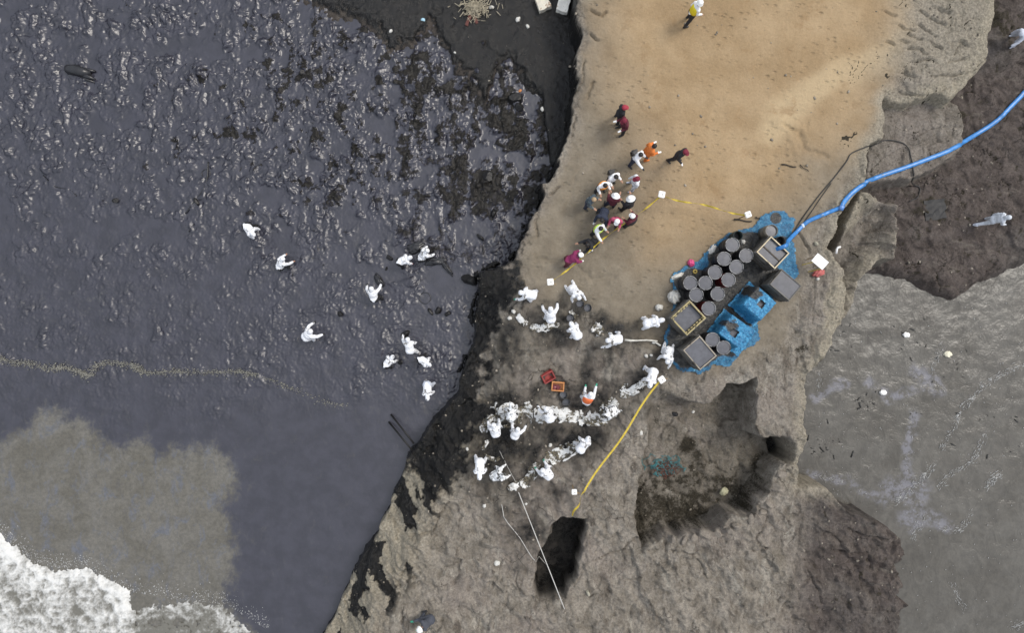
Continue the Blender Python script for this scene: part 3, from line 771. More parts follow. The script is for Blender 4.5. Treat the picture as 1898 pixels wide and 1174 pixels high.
    bpy.data.objects.remove(tmp); bpy.data.meshes.remove(me)
    ev.name = name
    n = len(ev.vertices); co = np.empty(n * 3, np.float32); ev.vertices.foreach_get('co', co); co = co.reshape(-1, 3)
    no = np.empty(n * 3, np.float32); ev.vertex_normals.foreach_get('vector', no); no = no.reshape(-1, 3)
    # which capsule each vertex belongs to
    best = np.full(n, 9.0, np.float32); tg = np.zeros(n, np.int32)
    for (p0, r0, p1, r1, t, fl, sd_) in caps:
        a = np.array(p0); e = np.array(p1) - a; L = float(e @ e) + 1e-9
        u = np.clip(((co - a) @ e) / L, 0, 1)
        d = np.linalg.norm(co - a - u[:, None] * e, axis=1) - (r0 + (r1 - r0) * u)
        m = d < best; best = np.where(m, d, best); tg = np.where(m, TAGS.index(t), tg)
    for ey in eyes:
        tg = np.where(np.linalg.norm(co - np.array(ey), axis=1) < .017, 6, tg)
    cloth = (tg <= 1)
    wr = fbm(co[:, 0] * 1.0 + co[:, 2] * .6, co[:, 1] + co[:, 2] * 1.0, 9.0, 3, 300 + len(name)) * .018 * b
    co = co + no * (np.where(cloth, wr, 0))[:, None]
    ev.vertices.foreach_set('co', co.astype(np.float32).ravel())
    ev.materials.clear()
    for _ in TAGS: ev.materials.append(None)
    nl = len(ev.loops); lv = np.empty(nl, np.int32); ev.loops.foreach_get('vertex_index', lv)
    ls = np.empty(len(ev.polygons), np.int32); ev.polygons.foreach_get('loop_start', ls)
    ev.polygons.foreach_set('material_index', tg[lv[ls]].astype(np.int32))
    ev.polygons.foreach_set('use_smooth', np.ones(len(ls), bool)); ev.update()
    return dict(mesh=ev, head=hc, hu=hu, hf=hf, chest=chest, up=up, fwd=fwd, pel=pel, hands=hands, mid=(pel + hc) / 2, b=b)

POSES = {}
def pose(k, **kw): POSES[k] = make_body('pose_' + k, **kw)
# coverall figures
pose('s_stand', lean=10, arm=(5, 12), elbow=(55, 60), head_tilt=20, baggy=1.32)
pose('s_reach', lean=38, arm=(30, 75), elbow=(25, 12), thigh=(15, -10), knee=(20, 15), ab=(8, 4), head_tilt=15, baggy=1.32)
pose('s_bend', lean=72, arm=(-4, 6), elbow=(8, 14), thigh=(14, 4), knee=(24, 18), ab=(16, 12), head_tilt=22, baggy=1.36, spread=.16)
pose('s_bendw', lean=58, arm=(38, -6), elbow=(12, 10), thigh=(20, -5), knee=(35, 15), ab=(26, 18), head_tilt=18, baggy=1.36, spread=.18)
pose('s_squat', lean=46, arm=(22, 30), elbow=(25, 15), thigh=(95, 88), knee=(125, 120), ab=(16, 14), head_tilt=22, baggy=1.34, spread=.2)
pose('s_kneel', lean=52, arm=(40, 12), elbow=(12, 20), thigh=(20, 25), knee=(112, 115), ab=(18, 20), head_tilt=18, baggy=1.34, spread=.12)
pose('s_arms', lean=46, arm=(42, 48), elbow=(6, 4), thigh=(30, 20), knee=(50, 40), ab=(30, 32), head_tilt=15, baggy=1.36, spread=.14)
pose('s_walk', lean=14, arm=(-22, 30), elbow=(25, 40), thigh=(26, -14), knee=(18, 24), head_tilt=15, baggy=1.30)
# figures in ordinary clothes
pose('p_stand', lean=3, arm=(0, 2), elbow=(25, 30), head_tilt=12, baggy=1.20, hood=False)
pose('p_hold', lean=6, arm=(-6, 2), elbow=(100, 92), head_tilt=30, baggy=1.22, hood=False)
pose('p_point', lean=6, arm=(-4, 52), elbow=(95, 14), head_tilt=12, baggy=1.24, hood=False)
pose('p_walk', lean=8, arm=(-12, 8), elbow=(30, 50), thigh=(14, -6), knee=(14, 14), head_tilt=10, baggy=1.18, hood=False)
pose('p_crouch', lean=38, arm=(30, 40), elbow=(45, 45), thigh=(98, 90), knee=(128, 118), head_tilt=15, baggy=1.22, hood=False, spread=.16)
pose('p_bend', lean=48, arm=(15, 5), elbow=(35, 45), thigh=(10, -4), knee=(18, 12), head_tilt=10, baggy=1.24, hood=False)

MC = {}
def cloth(col, rough=.85, name=None):
    k = tuple(round(c, 3) for c in col)
    if k not in MC: MC[k] = plain(name or 'cloth', col, rough, .14, 5, .25)
    return MC[k]
M_TYVEK = [plain('white coverall', (0.72, 0.73, 0.75), .7, .08, 4, .6, bd=.02, dirt=(0.09, 0.082, 0.07), dirt_amt=d, dirt_scale=4.0) for d in (.20, .30, .38)]
M_TYVEK_D = [plain('oil stained white coverall', (0.76, 0.77, 0.77), .7, .06, 4, .35, dirt=(0.03, 0.027, 0.022), dirt_amt=d, dirt_scale=5.5) for d in (.42, .55)]
M_GREYSUIT = plain('pale grey coverall', (0.50, 0.53, 0.60), .7, .06, 4, .35)
M_SKIN = plain('skin', (0.36, 0.20, 0.13), .6, .08, 8, .1)
M_EYE = plain('eye', (0.02, 0.015, 0.012), .3, .05, 8, 0)
M_HAIR = plain('dark hair', (0.012, 0.010, 0.009), .6, .2, 14, .6)
M_BLOND = plain('fair hair', (0.38, 0.27, 0.16), .6, .2, 14, .6)
M_BLACK = plain('black rubber', (0.014, 0.014, 0.015), .5, .1, 8, .2)
M_GLOVE = {'orange': plain('orange glove', (0.60, 0.12, 0.03), .6), 'green': plain('green glove', (0.03, 0.28, 0.18), .6), 'black': M_BLACK, 'white': plain('white glove', (0.75, 0.75, 0.74), .7),
           'skin': M_SKIN, 'red': plain('red glove', (0.45, 0.03, 0.025), .6)}

def lathe(name, prof, mat, parent=None, seg=20, smooth=True, caps=True):
    V, F = [], []
    for r, z in prof:
        for i in range(seg):
            a = 2 * math.pi * i / seg; V.append((r * math.cos(a), r * math.sin(a), z))
    for k in range(len(prof) - 1):
        for i in range(seg):
            a = k * seg + i; b = k * seg + (i + 1) % seg
            F.append((a, b, b + seg, a + seg))
    if caps:
        F.append(tuple(range(seg))[::-1]); F.append(tuple((len(prof) - 1) * seg + i for i in range(seg)))
    return mesh_obj(name, V, F, [mat], parent, smooth)

def orient(o, c, up, fwd):
    """place o with local Z = up, local Y = fwd"""
    z = up.normalized(); y = (fwd - z * fwd.dot(z)).normalized(); x = y.cross(z)
    m = Matrix((x, y, z)).transposed().to_4x4(); m.translation = c
    o.matrix_local = m

_cap = {}
def shared(kind, build):
    if kind not in _cap:
        o = build(); _cap[kind] = o.data; bpy.data.objects.remove(o)
    return _cap[kind]

def build_cap():
    prof = [(.122, -.005), (.124, .03), (.115, .07), (.085, .105), (.045, .122), (.012, .126)]
    o = lathe('cap', prof, None, None, 18)
    me = o.data; bm = bmesh.new(); bm.from_mesh(me)
    # peak: a curved plate with thickness, and the button
    for zz in (0,):
        ring = []
        for t in (0, .012):
            row_i = [bm.verts.new((.120 * math.sin(a), .120 * math.cos(a), .0 + t)) for a in np.linspace(-1.0, 1.0, 9)]
            row_o = [bm.verts.new((.150 * math.sin(a * .8), .120 + .10 * math.cos(a * 1.35), -.012 + t)) for a in np.linspace(-1.0, 1.0, 9)]
            ring.append((row_i, row_o))
        for k in range(8):
            bm.faces.new((ring[0][0][k], ring[0][1][k], ring[0][1][k + 1], ring[0][0][k + 1]))
            bm.faces.new((ring[1][0][k], ring[1][0][k + 1], ring[1][1][k + 1], ring[1][1][k]))
            bm.faces.new((ring[0][1][k], ring[1][1][k], ring[1][1][k + 1], ring[0][1][k + 1]))
    bmesh.ops.create_icosphere(bm, subdivisions=1, radius=.012, matrix=Matrix.Translation((0, 0, .128)))
    bm.to_mesh(me); bm.free(); return o
def build_helmet():
    prof = [(.165, -.012), (.168, -.004), (.140, .006), (.138, .05), (.122, .098), (.088, .132), (.045, .148), (.010, .152)]
    o = lathe('helmet', prof, None, None, 20)
    bm = bmesh.new(); bm.from_mesh(o.data)
    m = Matrix.Translation((0, 0, .135)) @ Matrix.Diagonal((.022, .10, .03, 1)); bmesh.ops.create_icosphere(bm, subdivisions=2, radius=1, matrix=m)
    bm.to_mesh(o.data); bm.free(); return o
def build_hat():
    prof = [(.20, -.012), (.205, -.006), (.125, .004), (.120, .07), (.105, .098), (.05, .108), (.01, .108)]
    return lathe('sun_hat', prof, None, None, 20)
def build_pack():
    bm = bmesh.new()
    for (sx, sy, sz, c) in ((.30, .16, .44, (0, 0, 0)), (.22, .07, .20, (0, -.10, -.08))):
        r = bmesh.ops.create_cube(bm, size=1, matrix=Matrix.Translation(c) @ Matrix.Diagonal((sx, sy, sz, 1)))
    bmesh.ops.bevel(bm, geom=bm.edges[:], offset=.04, segments=2, affect='EDGES')
    me = bpy.data.meshes.new('backpack'); bm.to_mesh(me); bm.free()
    return link(bpy.data.objects.new('backpack', me))

def vest_mesh(P, k):
    """sleeveless shell round the chest, open at arms and hem"""
    key = ('vest', k)
    if key in _cap: return _cap[key]
    V, F = [], []
    seg = 20; X = Vector((1, 0, 0)); b = P['b']
    rows = [(-.28, .185, .150), (-.14, .190, .152), (0, .196, .156), (.08, .190, .150), (.145, .150, .118)]
    for (h, rx, ry) in rows:
        for i in range(seg):
            a = 2 * math.pi * i / seg
            V.append(P['chest'] + P['up'] * h + X * (math.cos(a) * rx * b) + P['fwd'] * (math.sin(a) * ry * b))
    for r in range(len(rows) - 1):
        for i in range(seg):
            a = r * seg + i; c = r * seg + (i + 1) % seg
            F.append((a, c, c + seg, a + seg))
    o = mesh_obj('vest', V, F, [None], None, True)
    md = o.modifiers.new('s', 'SOLIDIFY'); md.thickness = .012
    dg = bpy.context.evaluated_depsgraph_get(); me = bpy.data.meshes.new_from_object(o.evaluated_get(dg))
    bpy.data.objects.remove(o); _cap[key] = me
    return me

def set_mat(o, m):
    if not o.data.materials: o.data.materials.append(None)
    o.material_slots[0].link = 'OBJECT'; o.material_slots[0].material = m

def person(px, py, k, face, label, group, suit=None, legs=None, boots=None, gloves=None, hair=None, hat=None, vest=None, pack=None, at='mid', scale=1.0, oilside=False):
    """px, py: where the photograph shows the head ('head') or the middle of the figure ('mid'); face: heading in degrees, 0 = right, 90 = up"""
    P = POSES[k]
    scale *= .87 if k.startswith('s_') else .92
    rz = math.radians(face - 90)
    ref = P['head'] if at == 'head' else P['mid']
    c, s = math.cos(rz), math.sin(rz)
    rx, ry = (c * ref.x - s * ref.y) * scale, (s * ref.x + c * ref.y) * scale
    z = 0.05 if oilside else 2.2
    for _ in range(8):
        x, y = W(px, py, z + ref.z * scale)
        g = (oil_at(x - rx, y - ry) - .06) if oilside else ground_at(x - rx, y - ry)
        z = z * .4 + g * .6
    x, y = W(px, py, z + ref.z * scale)
    o = bpy.data.objects.new('person', P['mesh'])
    o.location = (x - rx, y - ry, z - .01); o.rotation_euler = (0, 0, rz); o.scale = (scale,) * 3
    link(o)
    suit = suit or M_TYVEK[0]; legs = legs or suit
    ms = [suit, legs, boots or M_BLACK, gloves or M_SKIN, M_SKIN, hair or M_HAIR, M_EYE]
    for i, m in enumerate(ms):
        o.material_slots[i].link = 'OBJECT'; o.material_slots[i].material = m
    tag(o, label, 'person', group)
    if hat:
        kind, m = hat
        h = bpy.data.objects.new({'cap': 'cap', 'helmet': 'helmet', 'hat': 'sun_hat'}[kind], shared(kind, {'cap': build_cap, 'helmet': build_helmet, 'hat': build_hat}[kind]))
        link(h, o); orient(h, P['head'] + P['hu'] * .045 - P['hf'] * .012, P['hu'], P['hf']); set_mat(h, m)
    if vest:
        v = link(bpy.data.objects.new('vest', vest_mesh(P, k)), o); set_mat(v, vest)
    if pack:
        b = bpy.data.objects.new('backpack', shared('pack', build_pack)); link(b, o)
        orient(b, P['chest'] - P['fwd'] * .24 - P['up'] * .04, P['up'], P['fwd']); set_mat(b, pack)
    return o

G1 = 'onlookers and officials on the sand'
G2 = 'cleanup workers in white coveralls on the headland'
G3 = 'cleanup workers in white coveralls in the oil'
dk = cloth((.018, .018, .021)); navy = cloth((.022, .028, .050)); maroon = cloth((.085, .012, .022)); pink = cloth((.42, .07, .13))
m_maroon = plain('maroon cap', (.16, .012, .03), .8); m_red = plain('red cap', (.30, .025, .045), .8); m_white = plain('white hat', (.80, .80, .78), .8)
wcoat = plain('white shirt', (.78, .78, .78), .8, .05, 5, .3); orange = plain('orange workwear', (.62, .17, .03), .8, .1, 5, .3); m_yel = plain('yellow vest', (.75, .60, .02), .7, .06, 5, .2)
m_lime = plain('lime vest', (.52, .70, .10), .7, .06, 5, .2); m_or = plain('orange vest', (.80, .30, .04), .7, .06, 5, .2); camo = plain('mottled jacket', (.055, .075, .09), .85, .4, 14, .3, dirt=(.35, .36, .30), dirt_amt=.2, dirt_scale=9)
H = 'head'
person(1297, 6, 'p_walk', 20, 'person in yellow vest and white helmet walking at the top of the sand', G1, wcoat, dk, hat=('helmet', m_white), vest=m_yel, at=H)
person(1157, 200, 'p_stand', 10, 'person in black with bright red cap, upper of the pair on the sand', G1, dk, dk, hat=('cap', m_red), at=H)
person(1158, 224, 'p_hold', 200, 'person with maroon cap and white gloves, lower of the pair on the sand', G1, maroon, dk, gloves=M_GLOVE['white'], hat=('cap', m_maroon), at=H)
person(1213, 271, 'p_hold', 20, 'person in an orange suit standing beside the black backpack', G1, orange, orange, gloves=M_GLOVE['white'], at=H, boots=orange)
person(1188, 287, 'p_point', -40, 'person in white coat carrying a large black backpack', G1, wcoat, navy, gloves=M_BLACK, at=H, pack=M_BLACK)
person(1270, 282, 'p_walk', 320, 'person in dark clothes and maroon cap alone right of the orange suit', G1, dk, dk, gloves=M_GLOVE['white'], hat=('cap', m_maroon), at=H)
person(1142, 328, 'p_hold', 300, 'dark-haired person in white coat behind the orange vest', G1, wcoat, dk, at=H, pack=M_BLACK)
person(1181, 332, 'p_stand', 190, 'person all in white with a maroon cap at the edge of the crowd', G1, M_TYVEK[0], M_GREYSUIT, hat=('cap', m_maroon), gloves=M_GLOVE['white'], at=H, boots=M_GREYSUIT)
person(1122, 344, 'p_hold', 290, 'person wearing an orange vest over a white shirt looking at a phone', G1, wcoat, dk, at=H, vest=m_or)
person(1101, 370, 'p_hold', 330, 'fair-haired person in a mottled blue jacket at the left of the crowd', G1, camo, navy, hair=M_BLOND, at=H)
person(1141, 364, 'p_hold', 80, 'person in maroon with a white hat facing the orange vest', G1, maroon, navy, hat=('hat', m_white), at=H)
person(1169, 369, 'p_hold', 120, 'person in black with the widest white hat of the crowd', G1, dk, dk, hat=('hat', m_white), at=H, scale=1.04)
person(1118, 400, 'p_bend', 250, 'person in a dark navy jacket bending forward with head lowered', G1, navy, navy, gloves=M_GLOVE['white'], hair=M_HAIR)
person(1144, 410, 'p_hold', 250, 'person with white cap and pink sleeves beside the lime vest', G1, pink, maroon, hat=('cap', m_white), vest=maroon, at=H)
person(1173, 402, 'p_hold', 130, 'person with white cap and one pink shoulder near the tape', G1, maroon, dk, hat=('cap', m_white), vest=dk, at=H)
person(1114, 424, 'p_point', 310, 'person in white wearing a lime green vest at the yellow tape', G1, wcoat, dk, vest=m_lime, at=H)
person(1096, 452, 'p_crouch', 200, 'person in black crouching by the yellow tape with pale shoes', G1, dk, dk, boots=M_GLOVE['white'], gloves=M_SKIN)
person(1064, 478, 'p_bend', 20, 'person in dark pink with a white cap bending by the tape', G1, cloth((.20, .02, .08)), maroon, hat=('cap', m_white), gloves=M_GLOVE['white'])

T0, T1, T2 = M_TYVEK; D0, D1 = M_TYVEK_D; bw = M_GREYSUIT
person(977, 545, 's_bendw', 170, 'white coverall worker beside the black rim with an orange collar', G2, T0, vest=None, gloves=M_GLOVE['green'])
person(1067, 543, 's_kneel', 300, 'white coverall worker reaching for the two black buckets', G2, T0, gloves=M_GLOVE['white'])
person(1021, 583, 's_arms', 95, 'white coverall worker facing up with both arms spread', G2, T0, gloves=M_BLACK)
person(1065, 612, 's_bend', 120, 'white coverall worker bent over a stained sheet below the buckets', G2, T0, gloves=M_BLACK, hair=M_HAIR)
person(1137, 630, 's_bendw', 185, 'white coverall worker dragging the long pale pole', G2, T1, gloves=M_GLOVE['white'], boots=bw)
person(1213, 597, 's_bend', 15, 'white coverall worker leaning over the yellow rimmed tank', G2, T0, gloves=M_GLOVE['orange'], boots=T0)
person(1239, 660, 's_kneel', 250, 'white coverall worker crouching left of the lowest square tank', G2, T0, gloves=M_GLOVE['white'], boots=bw)
person(1208, 702, 's_bend', 250, 'white coverall worker at the upper end of the white sheets', G2, T0, gloves=M_GLOVE['white'], boots=bw)
person(1091, 738, 's_reach', 75, 'white coverall worker with a green glove stretched upward', G2, T0, gloves=M_GLOVE['green'], vest=plain('orange bib', (.7, .15, .04), .7))
person(917, 797, 's_squat', 100, 'white coverall worker squatting at the left end of the sheets', G2, T0, gloves=M_BLACK)
person(957, 803, 's_arms', 70, 'white coverall worker kneeling below the widest white sheet', G2, T1, gloves=M_BLACK, scale=.9)
person(889, 871, 's_bend', 270, 'white coverall worker closest to the oil slick edge', G2, T0, gloves=M_GLOVE['white'], boots=T0)
person(924, 883, 's_squat', 20, 'white coverall worker with a brown stain on the back', G2, D0, gloves=M_GLOVE['white'])
person(1012, 878, 's_squat', 130, 'white coverall worker squatting below the slanting stained sheet', G2, T0, gloves=M_GLOVE['green'])
person(1083, 824, 's_bend', 60, 'white coverall worker with black hood at the top of the slanting sheet', G2, T1, gloves=M_GLOVE['white'])
person(1016, 768, 's_bendw', 110, 'white coverall worker stooping in the middle of the white sheets', G2, T1, gloves=M_BLACK)
person(948, 764, 's_bend', 90, 'oil-smeared white coverall worker behind the widest sheet', G2, D0, gloves=M_BLACK)
person(1132, 766, 's_kneel', 200, 'oil-smeared white coverall worker kneeling at the right end of the sheets', G2, D0, gloves=M_BLACK)
person(1856, 405, 's_walk', 355, 'pale grey coverall worker walking alone on the brown rock shelf', 'workers on the brown rock shelf', plain('pale blue grey coverall', (.55, .58, .62), .7, .05, 5, .3), gloves=M_BLACK, boots=bw)
person(1897, 62, 's_bendw', 200, 'pale grey coverall worker cut by the right picture edge', 'workers on the brown rock shelf', M_GREYSUIT, gloves=M_BLACK, boots=bw)
person(779, 1167, 'p_crouch', 200, 'crouching worker with white helmet cut by the bottom picture edge', G2, cloth((.05, .055, .07)), gloves=M_GLOVE['green'], hat=('helmet', m_white), at=H)
# in the oil
person(463, 427, 's_bend', 315, 'white coverall worker farthest left in the oil', G3, T0, legs=M_BLACK, gloves=M_BLACK, oilside=True)
person(521, 488, 's_squat', 45, 'white coverall worker with brown-smeared arms in the oil', G3, T0, gloves=M_GLOVE['skin'], oilside=True, legs=M_BLACK)
person(750, 482, 's_bend', 20, 'left one of the two white workers beside the oily sacks', G3, T0, legs=M_BLACK, gloves=M_GLOVE['red'], oilside=True, scale=.95)
person(786, 472, 's_squat', 40, 'right one of the two white workers beside the oily sacks', G3, T1, legs=M_BLACK, gloves=M_BLACK, oilside=True)
person(691, 545, 's_arms', 92, 'white coverall worker in the oil with both arms lifted upward', G3, T0, legs=M_BLACK, gloves=M_BLACK, oilside=True)
person(571, 620, 's_arms', 35, 'white coverall worker wading with arms wide on the left', G3, T0, gloves=M_BLACK, oilside=True, scale=1.06)
person(758, 640, 's_bendw', 95, 'white coverall worker facing a dark heap, upper of the lower group', G3, T0, gloves=M_GLOVE['white'], legs=T0, oilside=True)
person(721, 670, 's_bend', 50, 'white coverall worker at lower left of the group of three', G3, T1, legs=M_BLACK, gloves=M_BLACK, oilside=True, scale=.9)
person(787, 671, 's_bend', 330, 'white coverall worker at lower right of the group of three', G3, T0, legs=M_BLACK, gloves=M_BLACK, oilside=True, scale=.9)
person(792, 726, 's_bend', 275, 'white coverall worker in the oil nearest the wooden poles', G3, T1, legs=bw, gloves=M_BLACK, oilside=True)
# ================================================================== TANKS, DRUMS, TARPAULINS, HOSE
def box_bm(bm, c, s, rz=0.0, bev=0.0):
    m = Matrix.Translation(c) @ Matrix.Rotation(rz, 4, 'Z') @ Matrix.Diagonal((s[0], s[1], s[2], 1))
    r = bmesh.ops.create_cube(bm, size=1, matrix=m)
    if bev > 0:
        es = list({e for v in r['verts'] for e in v.link_edges})
        bmesh.ops.bevel(bm, geom=es, offset=bev, segments=2, affect='EDGES')
def bm_obj(name, bm, mats, parent=None, smooth=False):
    me = bpy.data.meshes.new(name); bm.to_mesh(me); bm.free()
    for m in (mats if isinstance(mats, (list, tuple)) else [mats]): me.materials.append(m)
    if smooth: me.polygons.foreach_set('use_smooth', np.ones(len(me.polygons), bool))
    return link(bpy.data.objects.new(name, me), parent)
def tube(pts, rad, seg=8, flat=1.0):
    """tube along world points with caps; flat squeezes it vertically"""
    V, F = [], []
    n = len(pts); P = [Vector(p) for p in pts]
    for i in range(n):
        t = (P[min(i + 1, n - 1)] - P[max(i - 1, 0)]).normalized()
        sdv = t.cross(Vector((0, 0, 1)))
        sdv = sdv.normalized() if sdv.length > 1e-4 else Vector((1, 0, 0))
        upv = sdv.cross(t)
        r = rad[i] if isinstance(rad, (list, tuple)) else rad
        for k in range(seg):
            a = 2 * math.pi * k / seg
            V.append(P[i] + sdv * (math.cos(a) * r) + upv * (math.sin(a) * r * flat))
    for i in range(n - 1):
        for k in range(seg):
            a = i * seg + k; b = i * seg + (k + 1) % seg
            F.append((a, b, b + seg, a + seg))
    F.append(tuple(range(seg))[::-1]); F.append(tuple((n - 1) * seg + k for k in range(seg)))
    return V, F
def spline(pts, n=8):
    """Catmull-Rom through points of any dimension"""
    P = [np.array(p, float) for p in pts]; P = [2 * P[0] - P[1]] + P + [2 * P[-1] - P[-2]]
    out = []
    for i in range(1, len(P) - 2):
        for k in range(n):
            t = k / n
            out.append(.5 * (2 * P[i] + (P[i + 1] - P[i - 1]) * t + (2 * P[i - 1] - 5 * P[i] + 4 * P[i + 1] - P[i + 2]) * t * t + (3 * P[i] - P[i - 1] - 3 * P[i + 1] + P[i + 2]) * t ** 3))
    out.append(P[-2]); return out
def lay(pxs, lift=.02, n=8):
    """photograph path laid on the ground"""
    out = []
    for p in spline([on_ground(a, b)[:2] for a, b in pxs], n):
        out.append((p[0], p[1], ground_at(p[0], p[1]) + lift))
    z = np.array([q[2] for q in out]); zs = z.copy()
    for i in range(len(z)): zs[i] = max(z[i], z[max(0, i - 2):i + 3].mean())
    return [(q[0], q[1], zs[i]) for i, q in enumerate(out)]

M_OILFILL = (lambda n: (n.set(color=n.mix(n.math('MULTIPLY', n.rnd(), .55), n.gain((.092, .094, .106), n.noise(n.pos(), 5, 4), .84, 1.14), n.mix(n.rng(n.noise(n.pos(), 9, 5, .7), .55, .62), (.055, .055, .060), (.025, .024, .024))), rough=.22, ior=1.5, normal=n.bump(n.noise(n.pos(), 7, 4), .12, .02)), n.m)[1])(NT('oil in containers'))
M_DRUM = plain('oily black drum steel', (.016, .016, .018), .45, .2, 3, .15, dirt=(.06, .045, .03), dirt_amt=.05)
M_DRUMR = plain('red drum steel', (.14, .012, .014), .45, .2, 3, .15, dirt=(.02, .016, .012), dirt_amt=.3)
M_RIM = plain('worn drum rim', (.24, .24, .24), .45, .2, 8, .1, metal=.3, dirt=(.02, .02, .02), dirt_amt=.4, dirt_scale=5)
M_IBC = plain('dirty plastic tank', (.115, .105, .085), .5, .2, 2, .15, dirt=(.03, .027, .022), dirt_amt=.3, dirt_scale=2.2)
M_IBCR = plain('cut plastic rim', (.50, .42, .28), .5, .15, 5, .15, dirt=(.10, .08, .05), dirt_amt=.2)
M_IBCY = plain('yellowed plastic wall', (.33, .27, .12), .5, .25, 4, .2, dirt=(.05, .04, .02), dirt_amt=.3, dirt_scale=4)
M_CAGE = plain('galvanised cage tube', (.17, .165, .155), .45, .2, 6, .1, metal=.5, dirt=(.03, .025, .02), dirt_amt=.25)
M_PALLET = plain('oily pallet', (.07, .055, .04), .8, .3, 5, .4)

def tarp_mat(name, oily, br=1.0):
    n = NT(name); p = n.pos()
    k, _, _, _ = n.attr('maskA')
    a = n.noise(p, 2.2, 4); f = n.noise(p, 9, 5, .65, .6)
    c = n.mix(n.rng(f, .35, .65), (.011 * br, .080 * br, .17 * br), (.032 * br, .18 * br, .315 * br))
    c = n.mix(n.rng(n.noise(n.map(p, (1, .4, 1), (0, 0, .7)), 9, 4, .7), .58, .72), c, (.17 * br, .38 * br, min(.75, .52 * br)))
    d = n.rng(n.math('ADD', n.math('MULTIPLY', k, 1.3), n.math('ADD', n.math('MULTIPLY', n.math('SUBTRACT', n.noise(p, 3.2, 5, .65), .5), 1.5), n.math('MULTIPLY', n.math('SUBTRACT', f, .5), .6))), .45 - oily, .80 - oily)
    c = n.mix(d, c, n.mix(n.rng(f, .4, .6), (.016, .017, .018), (.055, .052, .045)))
    n.set(color=c, rough=n.rng(d, 0, 1, .42, .35), normal=n.bump(n.math('ADD', f, n.noise(p, 4, 4, .6, 1.0)), .9, .07))
    return n.m
M_TARP = tarp_mat('blue tarpaulin', 0.14)
M_COVER = tarp_mat('bright blue sheeting', -.06, 1.5)

# ---- ground tarpaulin under the drums and tanks
tp = [on_ground(*p)[:2] for p in ((1243, 520), (1262, 500), (1292, 488), (1318, 458), (1345, 436), (1372, 428), (1394, 424), (1408, 404), (1430, 394), (1452, 394), (1470, 408), (1464, 440), (1472, 470), (1476, 512),
      (1462, 524), (1440, 520), (1430, 560), (1400, 600), (1408, 630), (1372, 650), (1352, 678), (1326, 676), (1298, 692), (1262, 686), (1236, 664), (1232, 630), (1240, 596), (1252, 560))]
tx = np.arange(min(p[0] for p in tp) - .1, max(p[0] for p in tp) + .1, .055); ty = np.arange(min(p[1] for p in tp) - .1, max(p[1] for p in tp) + .1, .055)
TX, TY = np.meshgrid(tx, ty)
tsd = sdf(tp, TX + .20 * fbm(TX, TY, 1.8, 4, 401, .6), TY + .20 * fbm(TX, TY, 1.8, 4, 402, .6))
ti = np.clip(np.searchsorted(lx, tx), 0, len(lx) - 1); tj = np.clip(np.searchsorted(ly, ty), 0, len(ly) - 1)
TG = LH[np.ix_(tj, ti)]
TZ = TG + .035 + .07 * np.abs(fbm(TX, TY, 2.6, 4, 405)) + .06 * np.clip(ridged(TX + .2 * fbm(TX, TY, 1, 2, 409), TY, 3.4, 3, 407) - .35, 0, 1) + .06 * np.clip(ridged(TX, TY, 1.6, 3, 406) - .3, 0, 1) * sst(.6, .1, tsd)
x0, y0 = W(1310, 560); oilk = sst(3.0, .9, np.hypot((TX - x0) * .55 + (TY - y0) * .55, (TY - y0) - (TX - x0)) ) * sst(.05, .55, tsd)
TKM = .25 + .75 * sst(.02, .30, tsd + .12 * fbm(TX, TY, 1.4, 3, 408))
for a_, b_, r_ in ((1440, 408, .95), (1462, 480, .75), (1468, 510, .5), (1404, 412, .5), (1300, 488, .35), (1340, 676, .45), (1400, 622, .5), (1290, 690, .4)):
    xx, yy = W(a_, b_); TKM = TKM * (1 - .95 * sst(r_ * 1.25, r_ * .6, np.hypot(TX - xx, TY - yy)))
for px_, py_, r_ in ((1437, 405, .22),):
    xx, yy = W(px_, py_); TKM = np.maximum(TKM, sst(r_ * 1.5, r_ * .6, np.hypot(TX - xx, TY - yy)))
tarp = sheet('ground_tarpaulin', tx, ty, TZ, tsd > 0, [M_TARP], dict(maskA=(TKM, TKM, TKM)), kind=None)
tag(tarp, 'crumpled blue tarpaulin blackened with oil under the drums and tanks', 'tarpaulin')
def tarp_z(x, y):
    i = int(np.clip(np.searchsorted(tx, x), 0, len(tx) - 1)); j = int(np.clip(np.searchsorted(ty, y), 0, len(ty) - 1))
    return float(TG[j, i]) + .04

